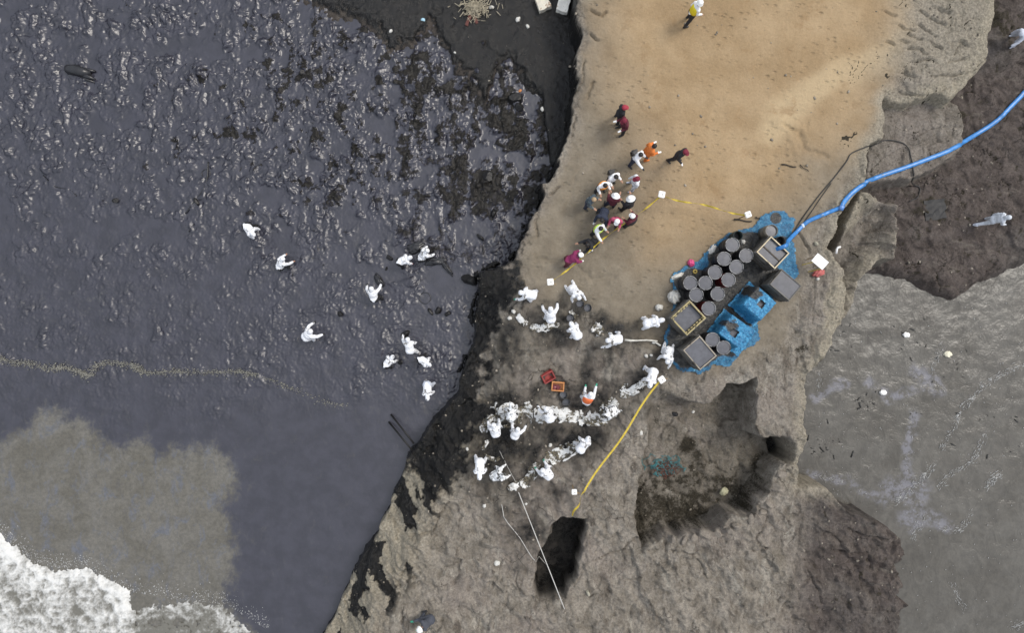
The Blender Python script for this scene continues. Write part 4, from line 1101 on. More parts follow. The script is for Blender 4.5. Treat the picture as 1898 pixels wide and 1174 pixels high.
# ---- drums
def make_drum(mat):
    r, h = .29, .88
    root = empty('oil_drum')
    prof = [(r - .012, 0.0), (r + .006, .006), (r + .006, .022), (r - .006, .03), (r, .26), (r + .012, .285), (r + .012, .30), (r, .325), (r, .56), (r + .012, .585), (r + .012, .60), (r, .625), (r - .004, h - .02), (r - .004, h - .012)]
    lathe('shell', prof, mat, root, 28, True, False)
    rim = [(r - .006, h - .03), (r + .010, h - .022), (r + .012, h - .006), (r + .004, h), (r - .010, h), (r - .016, h - .008), (r - .016, h - .05)]
    lathe('rim', rim, M_RIM, root, 28, True, False)
    lathe('oil_fill', [(r - .014, h - .30), (r - .014, h - .035), (.002, h - .033)], M_OILFILL, root, 28, False, True)
    return root
drum0 = make_drum(M_DRUM)
DR = [((1357, 454), 'oil-filled drum at the top of the drum cluster'), ((1342, 480), 'oil-filled drum second from the top along the left row'), ((1383, 474), 'oil-filled drum next to the beige rimmed tank'),
      ((1365, 495), 'oil-filled drum second from the top along the right row'), ((1325, 505), 'oil-filled drum third from the top along the left row'), ((1350, 519), 'oil-filled drum with a red side visible'),
      ((1279, 525), 'oil-filled drum farthest left, beside the white sacks'), ((1307, 525), 'oil-filled drum right of the leftmost drum'), ((1290, 547), 'oil-filled drum just above the yellow rimmed tank'),
      ((1330, 545), 'oil-filled drum third from the top along the right row'), ((1313, 572), 'oil-filled drum at the right corner of the yellow rimmed tank'),
      ((1320, 630), 'oil-filled drum touching the lowest square tank, left of the lower pair'), ((1341, 645), 'oil-filled drum on the blue edge, right of the lower pair')]
for i, ((px_, py_), lab) in enumerate(DR):
    d = drum0 if i == 0 else copy_tree(drum0)
    x, y = W(px_, py_, 2.2 + .88); z = tarp_z(x, y)
    d.location = (x, y, z); d.rotation_euler = (0, 0, i * 1.3)
    tag(d, lab, 'drum', 'open drums filled with oil')
    if 'red side' in lab or 'right corner' in lab:
        for ch in d.children:
            if ch.name.startswith('shell'):
                ch.material_slots[0].link = 'OBJECT'; ch.material_slots[0].material = M_DRUMR
# two part-filled drums standing apart
def plain_drum(px_, py_, h, r, mat, fill, lab, cat='drum'):
    root = empty('steel_drum'); x, y = W(px_, py_, 2.2 + h); root.location = (x, y, tarp_z(x, y))
    lathe('shell', [(r - .01, 0), (r, .02), (r, h * .33), (r + .01, h * .35), (r, h * .37), (r, h * .65), (r + .01, h * .67), (r, h * .69), (r, h), (r - .014, h), (r - .018, h * .55)], mat, root, 24, True, False)
    lathe('bottom', [(r - .02, .03), (r - .02, h * fill), (.002, h * fill + .002)], M_OILFILL if fill > .6 else M_DRUM, root, 24, False, True)
    tag(root, lab, cat); return root
plain_drum(1368, 437, .62, .20, plain('dark green drum', (.02, .03, .028), .5), .35, 'small dark open drum at the upper tip of the drum cluster')
plain_drum(1430, 428, .80, .26, plain('brown grey drum', (.15, .13, .10), .45, .2, 4), .90, 'brown grey drum behind the beige rimmed tank')
plain_drum(1446, 447, .70, .20, plain('weathered black drum', (.03, .027, .024), .45, .2, 4), .5, 'weathered dark drum beside the blue hose end')

# ---- square tanks
def square_tank(corners, h, label, rim_m, rim_w, fill_drop, cage=True, rim_y=None, bars=0, name='square_tank'):
    """corners: the four top corners as the photograph shows them, in order"""
    zt = 2.2 + h
    C = [Vector((*W(*c, zt), 0)) for c in corners]
    ctr = sum(C, Vector()) / 4
    u = ((C[1] - C[0]) + (C[2] - C[3])) * .5; v = ((C[3] - C[0]) + (C[2] - C[1])) * .5
    lu, lv = u.length, v.length; rz = math.atan2(u.y, u.x)
    root = empty(name, (ctr.x, ctr.y, tarp_z(ctr.x, ctr.y)), rz)
    tag(root, label, 'tank', 'square liquid tanks')
    ph = .12; w = rim_w
    bm = bmesh.new(); box_bm(bm, (0, 0, .045), (lu * .98, .09, .09)); pal = bm_obj('pallet', bm, M_PALLET, root)
    for k in (-1, 1): bm = bmesh.new(); box_bm(bm, (0, k * lv * .42, .045), (lu * .98, .09, .09)); bm_obj('runner', bm, M_PALLET, pal)
    for k in range(5): bm = bmesh.new(); box_bm(bm, ((k - 2) * lu * .225, 0, .105), (lu * .15, lv * .98, .026)); bm_obj('deck_board', bm, M_PALLET, pal)
    bm = bmesh.new()   # container: four thick walls
    for s in (-1, 1):
        box_bm(bm, (0, s * (lv / 2 - w / 2), (ph + h) / 2), (lu, w, h - ph), 0, .015)
        box_bm(bm, (s * (lu / 2 - w / 2), 0, (ph + h) / 2), (w, lv - 2 * w + .01, h - ph - .004), 0, .01)
    box_bm(bm, (0, 0, ph + .02), (lu - .02, lv - .02, .036))
    bm_obj('container', bm, M_IBC, root)
    bm = bmesh.new()
    for s in (-1, 1):
        box_bm(bm, (0, s * (lv / 2 - w / 2), h + .012), (lu + .012, w + .012, .028), 0, .008)
        box_bm(bm, (s * (lu / 2 - w / 2), 0, h + .010), (w + .012, lv - 2 * w - .014, .026), 0, .006)
    bm_obj('rim', bm, rim_m, root)
    if rim_y:
        n = 7
        for k in range(n):
            for sg in (-1, 1):
                bm = bmesh.new(); box_bm(bm, ((k + .5) / n * lu - lu / 2, sg * (lv / 2 - w - .05), h - .12), (lu / n * .7, .05, .18), 0, .012); bm_obj('wall_rib', bm, rim_y, root)
    bm = bmesh.new(); box_bm(bm, (0, 0, h - fill_drop - .1), (lu - 2 * w - .004, lv - 2 * w - .004, .2))
    f = bm_obj('oil_fill', bm, M_OILFILL, root)
    if cage:
        r = .011; q = [(-lu / 2 - .03, -lv / 2 - .03), (lu / 2 + .03, -lv / 2 - .03), (lu / 2 + .03, lv / 2 + .03), (-lu / 2 - .03, lv / 2 + .03), (-lu / 2 - .03, -lv / 2 - .031)]
        V, F = tube([(a, b, h * .93) for a, b in q], r * 1.3, 6); cg = mesh_obj('cage', V, F, [M_CAGE], root, True)
        for s in (-1, 1):
            for k in range(5):
                a = (k / 4 - .5) * lu; V, F = tube([(a, s * (lv / 2 + .012), ph), (a, s * (lv / 2 + .012), h - .02)], r, 6); mesh_obj('cage_bar', V, F, [M_CAGE], cg, True)
                a = (k / 4 - .5) * lv; V, F = tube([(s * (lu / 2 + .012), a, ph), (s * (lu / 2 + .012), a, h - .02)], r, 6); mesh_obj('cage_bar', V, F, [M_CAGE], cg, True)
        for zz in (.3, .55, .8):
            q = [(-lu / 2 - .03, -lv / 2 - .03), (lu / 2 + .03, -lv / 2 - .03), (lu / 2 + .03, lv / 2 + .03), (-lu / 2 - .03, lv / 2 + .03), (-lu / 2 - .03, -lv / 2 - .031)]
            V, F = tube([(a, b, h * zz) for a, b in q], r, 6); mesh_obj('cage_hoop', V, F, [M_CAGE], cg, True)
    for k in range(bars):
        bm = bmesh.new(); box_bm(bm, ((k - .3) * lu * .16, 0, h - fill_drop + .018 + .03 * k), (.05, lv - 2 * w, .03), 0, .008); bm_obj('cross_bar', bm, M_PALLET, root)
    return root, lu, lv
square_tank([(1403, 466), (1429, 438), (1462, 470), (1434, 500)], 1.08, 'square tank with beige cut rim and the blue hose ending in it', M_IBCR, .035, .10, bars=1)
square_tank([(1425, 527), (1448, 501), (1484, 530), (1461, 558)], 1.05, 'dark brim-full square tank at the right edge of the tarpaulin', M_IBC, .02, .012, cage=True)
square_tank([(1242, 588), (1276, 559), (1307, 588), (1271, 624)], 1.06, 'square tank with a yellow ribbed inner wall', M_IBCY, .05, .18, rim_y=M_IBCY)
square_tank([(1265, 648), (1297, 624), (1326, 659), (1297, 687)], 1.06, 'lowest square tank, full of grey oil with thin pale rim', plain('grey cut rim', (.30, .26, .20), .5, .25, 6, .2, dirt=(.05, .04, .03), dirt_amt=.3), .03, .04)

def tarp_tank(ctr, size, h, rz, label, hole, flare, ox_=0.0, stain=(0, 0)):
    """tank wrapped in a blue sheet with a square opening"""
    x, y = W(*ctr, 2.2 + h); lu, lv = size
    z0 = tarp_z(x, y)
    root = empty('covered_tank', (x, y, z0), rz)
    tag(root, label, 'tank', 'tanks wrapped in blue sheeting')
    bm = bmesh.new(); box_bm(bm, (0, 0, h * .5 - .05), (lu - .06, lv - .06, h - .14), 0, .03); bm_obj('container', bm, M_IBC, root)
    n = 61
    gx = np.linspace(-lu / 2 - flare, lu / 2 + flare + ox_, n); gy = np.linspace(-lv / 2 - flare, lv / 2 + flare, n)
    GX, GY = np.meshgrid(gx, gy)
    dx = np.maximum(np.abs(GX) - lu / 2, 0); dy = np.maximum(np.abs(GY) - lv / 2, 0); d = np.hypot(dx, dy)
    wr = fbm(GX, GY, 3.2, 4, 500 + int(ctr[0])); rr = ridged(GX, GY, 2.2, 3, 520 + int(ctr[1]))
    ang = np.arctan2(GY, GX)
    Z = h + .02 + .055 * wr + .10 * np.clip(rr - .3, 0, 1) * sst(.0, .3, d + .15) + .03 * ridged(GX + .2 * wr, GY, 5.0, 2, 530)
    drop = np.clip(d / (flare * (.50 + .30 * np.sin(ang * 5 + ctr[0]) + .25 * wr) + .05), 0, 1)
    Z = Z - (h - .06) * (1 - (1 - drop) ** 2.6) * np.where(GX > lu / 2, .85, 1)
    edge = (np.maximum(dx / (flare + np.where(GX > 0, ox_, 0)), dy / flare) + .25 * wr) < .9
    hx, hy, hs = hole
    hol = (np.abs(GX - hx + .03 * wr) < hs) & (np.abs(GY - hy + .03 * rr) < hs)
    k = sst(.55, .15, np.hypot((GX - stain[0]) / lu * 1.2, (GY - stain[1]) / lv * 1.2)) * .80 + .30 * sst(-.1, .4, fbm(GX, GY, 1.6, 4, 540 + int(ctr[0]), .6))
    s = sheet('cover_sheet', gx, gy, Z, edge & ~hol, [M_COVER], dict(maskA=(k, k, k)), kind=None, parent=root)
    # cut hole faces fully
    md = s.modifiers.new('s', 'SOLIDIFY'); md.thickness = .006
    bm = bmesh.new()
    for sg in (-1, 1):
        box_bm(bm, (hx + sg * (hs + .0), hy, h - .03), (.03, hs * 2 + .03, .06), 0, .006); box_bm(bm, (hx, hy + sg * (hs + .0), h - .031), (hs * 2 - .03, .03, .058), 0, .006)
    bm_obj('opening_frame', bm, M_PALLET, root)
    bm = bmesh.new(); box_bm(bm, (hx, hy, h - .115), (hs * 2 + .1, hs * 2 + .1, .02)); bm_obj('oil_fill', bm, M_OILFILL, root)
    return root
tarp_tank((1407, 563), (1.02, .98), 1.0, math.radians(-42), 'blue sheet covered tank with a clean square opening', (.06, .04, .15), .20, stain=(-.45, .2))
tarp_tank((1362, 614), (1.0, .95), .92, math.radians(-36), 'blue sheet covered tank smeared with oil, in front of the other', (.02, -.08, .17), .20, .30, stain=(-.25, .05))

# ---- hose, cables
M_HOSE = (lambda n: (n.set(color=n.mix(n.rng(n.noise(n.pos(), 2.6, 6, .7), .56, .70), n.gain((.026, .175, .46), n.noise(n.pos(), 6, 4), .75, 1.2), (.05, .10, .17)), rough=.35, normal=n.bump(n.noise(n.pos(), 12, 4), .25, .02)), n.m)[1])(NT('blue layflat hose'))
h1 = lay([(1478, 428), (1490, 416), (1502, 408), (1530, 396), (1560, 384)], .045, 8)
h2 = lay([(1558, 386), (1564, 374), (1590, 349), (1620, 331), (1680, 310), (1722, 294), (1765, 276), (1830, 236), (1870, 200), (1902, 166), (1960, 100)], .055, 10)
tz = 2.2 + 1.1
head_ = [(*W(1440, 462, tz), tz - .15), (*W(1448, 459, tz), tz + .06), (*W(1458, 454, tz), tz + .03), (*W(1464, 446, 2.9), 2.75), (h1[0][0], h1[0][1], h1[0][2])]
h1 = [tuple(p) for p in spline(head_, 5)][:-1] + h1
def calm(pts, k=4):
    A = np.array(pts, float); B = A.copy()
    for i in range(1, len(A) - 1):
        a_, b_ = max(0, i - k), min(len(A), i + k + 1); B[i, 2] = max(A[a_:b_, 2].mean(), A[i, 2] - .03); B[i, :2] = A[max(0, i - 2):i + 3, :2].mean(0)
    return [tuple(q) for q in B]
h2 = calm(h2)
V, F = tube(h1, .085, 10, .45); V2, F2 = tube(h2, .100, 10, .42)
def hose_obj():
    root = empty('pump_hose', (h1[6][0], h1[6][1], h1[6][2]))
    off = Vector(root.location)
    mesh_obj('hose_section', [Vector(v) - off for v in V], F, [M_HOSE], root, True)
    h2o = mesh_obj('hose_section', [Vector(v) - off for v in V2], F2, [M_HOSE], root, True)
    c = Vector(h2[0]); d = (Vector(h2[3]) - Vector(h2[0])).normalized()
    Vc, Fc = tube([c - d * .10 - off, c + d * .10 - off], .115, 12, .55); mesh_obj('coupling', Vc, Fc, [plain('dull metal coupling', (.10, .22, .50), .4, metal=.2)], h2o, True)
    c = Vector(h1[26]) if len(h1) > 28 else Vector(h1[-6]); d = (Vector(h1[-5]) - Vector(h1[-8])).normalized()
    Vc, Fc = tube([c - d * .05 - off, c + d * .05 - off], .098, 12, .55); mesh_obj('tape_wrap', Vc, Fc, [plain('pale tape', (.45, .55, .70), .5)], root, True)
    tag(root, 'long bright blue flat hose snaking from the tank across the brown rock', 'hose')
hose_obj()
M_CABLE = plain('black cable', (.016, .015, .014), .5)
def line_thing(name, pts, r, mat, label, cat, seg=6, flat=1.0):
    V, F = tube(pts, r, seg, flat)
    return tag(mesh_obj(name, V, F, [mat], None, True), label, cat)
line_thing('power_cable', lay([(1466, 440), (1480, 415), (1500, 386), (1518, 362), (1545, 330), (1568, 300), (1576, 286), (1596, 276), (1618, 270), (1640, 260), (1668, 264), (1684, 276), (1690, 300), (1692, 330), (1704, 348), (1700, 366), (1684, 374)], .03, 6), .026, M_CABLE,
           'black cable looping from the blue hose end over the rock ledge', 'cable')
line_thing('power_cable', lay([(1470, 442), (1486, 418), (1504, 392), (1520, 368), (1540, 340)], .03, 6), .018, M_CABLE, 'thin black cable running beside the thicker looping cable', 'cable')

# ---- drifts of small things round the tarpaulin
M_SACK = plain('dirty white sack', (.55, .54, .50), .85, .2, 5, .5, dirt=(.08, .07, .05), dirt_amt=.25, dirt_scale=5)
def rag(px_, py_, sx_, sy_, h, mat, label, cat, name='plastic_sack', seed=0, rz=0.0, on_tarp=False):
    """crumpled closed bag: noisy flattened ball"""
    bm = bmesh.new(); bmesh.ops.create_icosphere(bm, subdivisions=4, radius=1)
    co = np.array([v.co[:] for v in bm.verts])
    n1 = fbm(co[:, 0] * 1.3 + co[:, 2], co[:, 1] * 1.3 - co[:, 2] * .7, 1.4, 4, 600 + seed); n2 = ridged(co[:, 0] + co[:, 2] * .5, co[:, 1] + co[:, 2] * .5, 2.2, 3, 620 + seed)
    r = 1 + .38 * n1 + .22 * (n2 - .4)
    for v, k in zip(bm.verts, r):
        q = v.co * float(k); v.co = (q.x * sx_, q.y * sy_, max(q.z, -.45) * h)
    x, y, z = on_ground(px_, py_, h * .5)
    o = bm_obj(name, bm, mat, None, True); o.location = (x, y, z + h * .42 + (.04 if on_tarp else 0)); o.rotation_euler = (0, 0, rz)
    return tag(o, label, cat)
rag(1250, 551, .26, .28, .26, M_SACK, 'bulging dirty white sack left of the drums', 'sack', seed=1)
rag(1222, 570, .16, .13, .14, M_SACK, 'small tan white bundle above the worker at the yellow tank', 'sack', seed=2)
rag(1320, 463, .24, .13, .10, M_SACK, 'crumpled white plastic beside the top drums', 'sack', seed=3, rz=.9)
rag(1377, 449, .10, .10, .12, M_SACK, 'little white bundle right of the topmost drum', 'sack', seed=4)
rag(1255, 512, .30, .09, .12, M_SACK, 'pale strip of plastic at the left tip of the tarpaulin', 'sack', seed=5, rz=.4)
rag(1281, 488, .14, .16, .16, plain('pink plastic', (.58, .07, .20), .5, .15, 6, .4), 'bright pink plastic bag on the left tarpaulin edge', 'bag', 'plastic_bag', 6)
rag(1517, 507, .26, .14, .14, plain('faded red plastic', (.40, .10, .09), .6, .25, 6, .4, dirt=(.5, .3, .27), dirt_amt=.2), 'faded red plastic bag below the white board', 'bag', 'plastic_bag', 7, .3)
rag(1516, 517, .07, .07, .06, M_SACK, 'tiny white scrap beneath the faded red bag', 'scrap', 'plastic_scrap', 8)
for i, (a, b, s_, lab) in enumerate(((921, 1045, .13, 'white plastic scrap alone on the lower left rock'), (1285, 764, .07, 'tiny white scrap at the upper edge of the basin'), (1188, 803, .10, 'small white scrap below the yellow tape at the basin edge'),
                    (1198, 660, .09, 'small white scrap left of the worker beside the lowest tank'), (1207, 659, .07, 'greyish scrap next to the small white scrap by the lowest tank'), (975, 935, .06, 'tiny white scrap between the rope and the tape'),
                    (1020, 826, .09, 'white scrap between the two rows of sheets'), (866, 833, .07, 'pale scrap on the black rim left of the sheets'), (952, 578, .10, 'white scrap at the far left of the upper sheets'),
                    (945, 590, .10, 'dull scrap below the white scrap left of the upper sheets'), (1342, 912, .20, 'pale yellow stone lying in the tide basin'), (898, 938, .09, 'pale tan scrap where the thin ropes begin'))):
    rag(a, b, s_, s_ * .8, s_ * .6, plain('pale stone', (.36, .34, .22), .9, .2) if 'stone' in lab else M_SACK, lab, 'stone' if 'stone' in lab else 'scrap', 'stone' if 'stone' in lab else 'plastic_scrap', 30 + i, i * .7)
# tape roll
def torus(name, R_, r_, mat, loc, label, cat, flat=1.0):
    V, F = [], []
    a_, b_ = 24, 10
    for i in range(a_):
        for j in range(b_):
            t, p = 2 * math.pi * i / a_, 2 * math.pi * j / b_
            V.append(((R_ + r_ * math.cos(p)) * math.cos(t), (R_ + r_ * math.cos(p)) * math.sin(t), r_ * math.sin(p) * flat))
    for i in range(a_):
        for j in range(b_):
            F.append((i * b_ + j, ((i + 1) % a_) * b_ + j, ((i + 1) % a_) * b_ + (j + 1) % b_, i * b_ + (j + 1) % b_))
    o = mesh_obj(name, V, F, [mat], None, True); o.location = loc
    return tag(o, label, cat) if label else o
x, y, z = on_ground(1287, 504); torus('tape_roll', .07, .035, plain('ochre tape', (.35, .26, .06), .6), (x, y, z + .10), 'ochre tape roll lying beside the pink bag', 'tape roll')
M_STICK = plain('dark wet wood', (.030, .024, .018), .8, .3, 8, .5)
def stick(p0, p1, r, label, mat=None, cat='stick', name='driftwood_stick', lift=.04):
    a = on_ground(*p0); b = on_ground(*p1)
    A = Vector((a[0], a[1], a[2] + lift)); B = Vector((b[0], b[1], b[2] + lift)); d = B - A; sd_ = d.cross(Vector((0, 0, 1))).normalized()
    pts = [A.lerp(B, t) + sd_ * (.02 * math.sin(7 * t + p0[0])) for t in np.linspace(0, 1, 7)]
    rr = [r * (1 - .35 * t) * (1 + .12 * math.sin(9 * t)) for t in np.linspace(0, 1, 7)]
    return line_thing(name, pts, rr, mat or M_STICK, label, cat, 8)
stick((1360, 407), (1393, 411), .035, 'dark stick lying below the white marker near the blue tarpaulin')
stick((1400, 403), (1408, 406), .03, 'short dark stub of wood right of the dark stick')
stick((1448, 305), (1475, 310), .03, 'dark twig on the sand left of the looping cable')
stick((1482, 306), (1498, 318), .02, 'thin curved twig right of the dark twig')

# ---- yellow tape on stakes with white blocks
M_TAPE = plain('yellow caution tape', (.46, .34, .03), .6, .2, 9, .1, dirt=(.12, .09, .02), dirt_amt=.05, dirt_scale=9)
M_STAKE = plain('bare wooden stake', (.25, .17, .08), .8, .25, 12, .3)
M_BLOCK = plain('white foam block', (.78, .77, .74), .8, .06, 8, .2, dirt=(.30, .28, .24), dirt_amt=.0)
SH_ = .95
def stake(px_, py_, label, s_=.27, rz=.2, tilt=.1):
    zt = 2.2 + SH_
    x, y = W(px_, py_, zt); z = ground_at(x, y)
    root = empty('marker_post', (x, y, z), rz)
    V, F = tube([(0.02 * tilt * 10, 0, -.05), (0, 0, SH_ + .02)], .022, 6); st_ = mesh_obj('stake', V, F, [M_STAKE], root)
    V, F = tube([(.03, .0, SH_ - .03), (.24, -.13, SH_ - .10)], .02, 6); mesh_obj('brace', V, F, [M_STAKE], st_)
    bm = bmesh.new(); box_bm(bm, (0, 0, SH_ + .05), (s_, s_, .10), 0, .02); bk_ = bm_obj('block', bm, M_BLOCK, root)
    bm = bmesh.new(); box_bm(bm, (.02, -.01, SH_ + .105), (.055, .045, .012), .6, .004); bm_obj('peg_end', bm, plain('grey nail plate', (.30, .29, .27), .7), bk_)
    tag(root, label, 'marker post', 'white topped posts holding the yellow tape')
    return Vector((x, y, z + SH_ - .02))
s_a = stake(1020, 523, 'white topped post at the left lower end of the upper tape', rz=.1)
s_b = stake(1226, 361, 'white topped post in the middle of the sand right of the crowd', rz=-.2)
s_c = stake(1386, 398, 'white topped post near the blue tarpaulin', .25, rz=.35)
s_d = stake(1226, 704, 'white topped post at the upper end of the diagonal tape', rz=.6)
s_e = stake(1065, 914, 'greyish topped post near the dark hole', .22, rz=.05)
def ribbon(name, A, B, sag, w, label, turns=3.0, n=60):
    V, F = [], []; d = (B - A); L = d.length; t_ = d.normalized(); sdv = t_.cross(Vector((0, 0, 1))).normalized()
    for i in range(n + 1):
        t = i / n; c = A + d * t - Vector((0, 0, sag * 4 * t * (1 - t)))
        a = math.sin(t * turns * 6.28) * 1.35 + .25; upv = Vector((0, 0, 1))
        q = sdv * math.cos(a) + upv * math.sin(a); nn = t_.cross(q)
        c = c + sdv * (.05 * math.sin(t * 9))
        for s1, s2 in ((-1, -1), (1, -1), (1, 1), (-1, 1)): V.append(c + q * (w / 2 * s1) + nn * (.003 * s2))
    for i in range(n):
        for k in range(4): F.append((i * 4 + k, i * 4 + (k + 1) % 4, i * 4 + 4 + (k + 1) % 4, i * 4 + 4 + k))
    F.append((0, 1, 2, 3)); F.append((n * 4 + 3, n * 4 + 2, n * 4 + 1, n * 4))
    return tag(mesh_obj(name, V, F, [M_TAPE], None, False), label, 'tape', 'yellow caution tapes')
ribbon('caution_tape', s_a, s_b, .28, .075, 'yellow tape running past the crowd on the sand', 4)
ribbon('caution_tape', s_b, s_c, .22, .075, 'yellow tape curving over the open sand to the tarpaulin', 3)
e_low = Vector((*W(1062, 958, 2.3), 2.25))
ribbon('caution_tape', s_d, s_e + Vector((.45, .0, -.02)), .12, .085, 'wide yellow tape running diagonally along the basin', 0.0)
ribbon('caution_tape', s_e + Vector((.43, -.02, -.04)), e_low, .05, .09, 'short end of yellow tape hanging into the dark hole', .8, 24)

# white board on a yellow leg
def board():
    zt = 2.95; x, y = W(1520, 485, zt); z = ground_at(x, y)
    root = empty('notice_board', (x, y, z), math.radians(-40)); hh = zt - z
    bm = bmesh.new(); box_bm(bm, (0, 0, hh), (.60, .42, .02), 0, .004); b = bm_obj('panel', bm, plain('white board', (.82, .83, .82), .5, .03, 4, .05), root)
    bm = bmesh.new(); box_bm(bm, (-.09, .0, hh + .0125), (.10, .035, .004), .5); box_bm(bm, (-.02, -.08, hh + .0125), (.14, .05, .004), .9); bm_obj('faded_mark', bm, plain('faded print', (.45, .50, .50), .6), b)
    for sx_ in (-.22, .22):
        V, F = tube([(sx_, -.22, hh - .02), (sx_ - .05, -.34, 0)], .018, 6); mesh_obj('leg', V, F, [plain('yellow leg', (.55, .42, .06), .6)], root)
        V, F = tube([(sx_, .15, hh - .02), (sx_, .02, 0)], .018, 6); mesh_obj('leg', V, F, [M_STAKE], root)
    tag(root, 'white notice board on legs standing right of the tanks', 'notice board')
board()

# ---- buckets, crates
def make_bucket():
    root = empty('bucket'); r = .165
    sh_ = lathe('shell', [(r * .78, 0), (r * .80, .01), (r, .32), (r + .015, .322), (r + .015, .338), (r - .012, .338), (r - .016, .32), (r * .76, .02)], M_BLACK, root, 22, True, False)
    lathe('contents', [(r * .77, .012), (r * .90, .20), (.002, .202)], M_OILFILL, root, 22, False, True)
    pts = [(math.cos(a) * (r + .01), math.sin(a) * .10 + .0, .33 + math.sin(a) * .08) for a in np.linspace(0, math.pi, 12)]
    V, F = tube(pts, .006, 6); mesh_obj('handle', V, F, [M_CAGE], sh_, True)
    return root
b0 = make_bucket()
for i, (a, b, lab) in enumerate(((1075, 563, 'black bucket of oil nearer the kneeling worker, left of a pair'), (1089, 571, 'black bucket of oil at the right of the upper pair'), (1044, 733, 'black bucket directly below the orange crate'), (1049, 747, 'black bucket farthest below the orange crate'),
                               (1057, 590, 'black bucket standing among the upper stained sheets'))):
    o = b0 if i == 0 else copy_tree(b0)
    x, y, z = on_ground(a, b, .3); o.location = (x, y, z - .01); o.rotation_euler = (0, 0, i * 1.1); tag(o, lab, 'bucket', 'black oil buckets')
def crate(px_, py_, rz, mat, label, tilt=0.0, contents=True):
    x, y, z = on_ground(px_, py_, .25); root = empty('plastic_crate', (x, y, z), rz); root.rotation_euler = (tilt, tilt * .6, rz)
    L, Wd, h = .50, .36, .26
    for s in (-1, 1):
        for k in range(3):
            bm = bmesh.new(); box_bm(bm, (0, s * Wd / 2, .05 + k * .09), (L, .02, .06), 0, .006); bm_obj('slat', bm, mat, root)
            bm = bmesh.new(); box_bm(bm, (s * L / 2, 0, .05 + k * .09), (.02, Wd - .025, .06), 0, .006); bm_obj('slat', bm, mat, root)
        for s2 in (-1, 1):
            bm = bmesh.new(); box_bm(bm, (s * (L / 2 + .004), s2 * (Wd / 2 + .004), h / 2 + .01), (.05, .05, h), 0, .01); bm_obj('corner_post', bm, mat, root)
    bm = bmesh.new()
    for s in (-1, 1):
        box_bm(bm, (0, s * Wd / 2, h + .015), (L + .04, .05, .03), 0, .008); box_bm(bm, (s * L / 2, 0, h + .013), (.05, Wd - .06, .028), 0, .008)
    bm_obj('rim', bm, mat, root)
    bm = bmesh.new(); box_bm(bm, (0, 0, .02), (L - .02, Wd - .02, .02)); bm_obj('base', bm, mat, root)
    if contents:
        bm = bmesh.new()
        for i in range(6): box_bm(bm, (random.uniform(-.15, .15), random.uniform(-.09, .09), .10 + .02 * i), (.2, .12, .05), i * .9, .01)
        bm_obj('contents', bm, plain('dark red contents', (.12, .012, .016), .6, .4, 12, .2, dirt=(.5, .4, .4), dirt_amt=.1, dirt_scale=14), root)
    tag(root, label, 'crate')
crate(1034, 717, -.08, plain('orange plastic', (.48, .20, .06), .5, .1, 5, .1), 'orange crate holding dark red things beside the buckets')
crate(1014, 698, .5, plain('red plastic', (.26, .035, .03), .5, .2, 5, .1), 'broken red crate tipped beside the orange crate', .25, False)

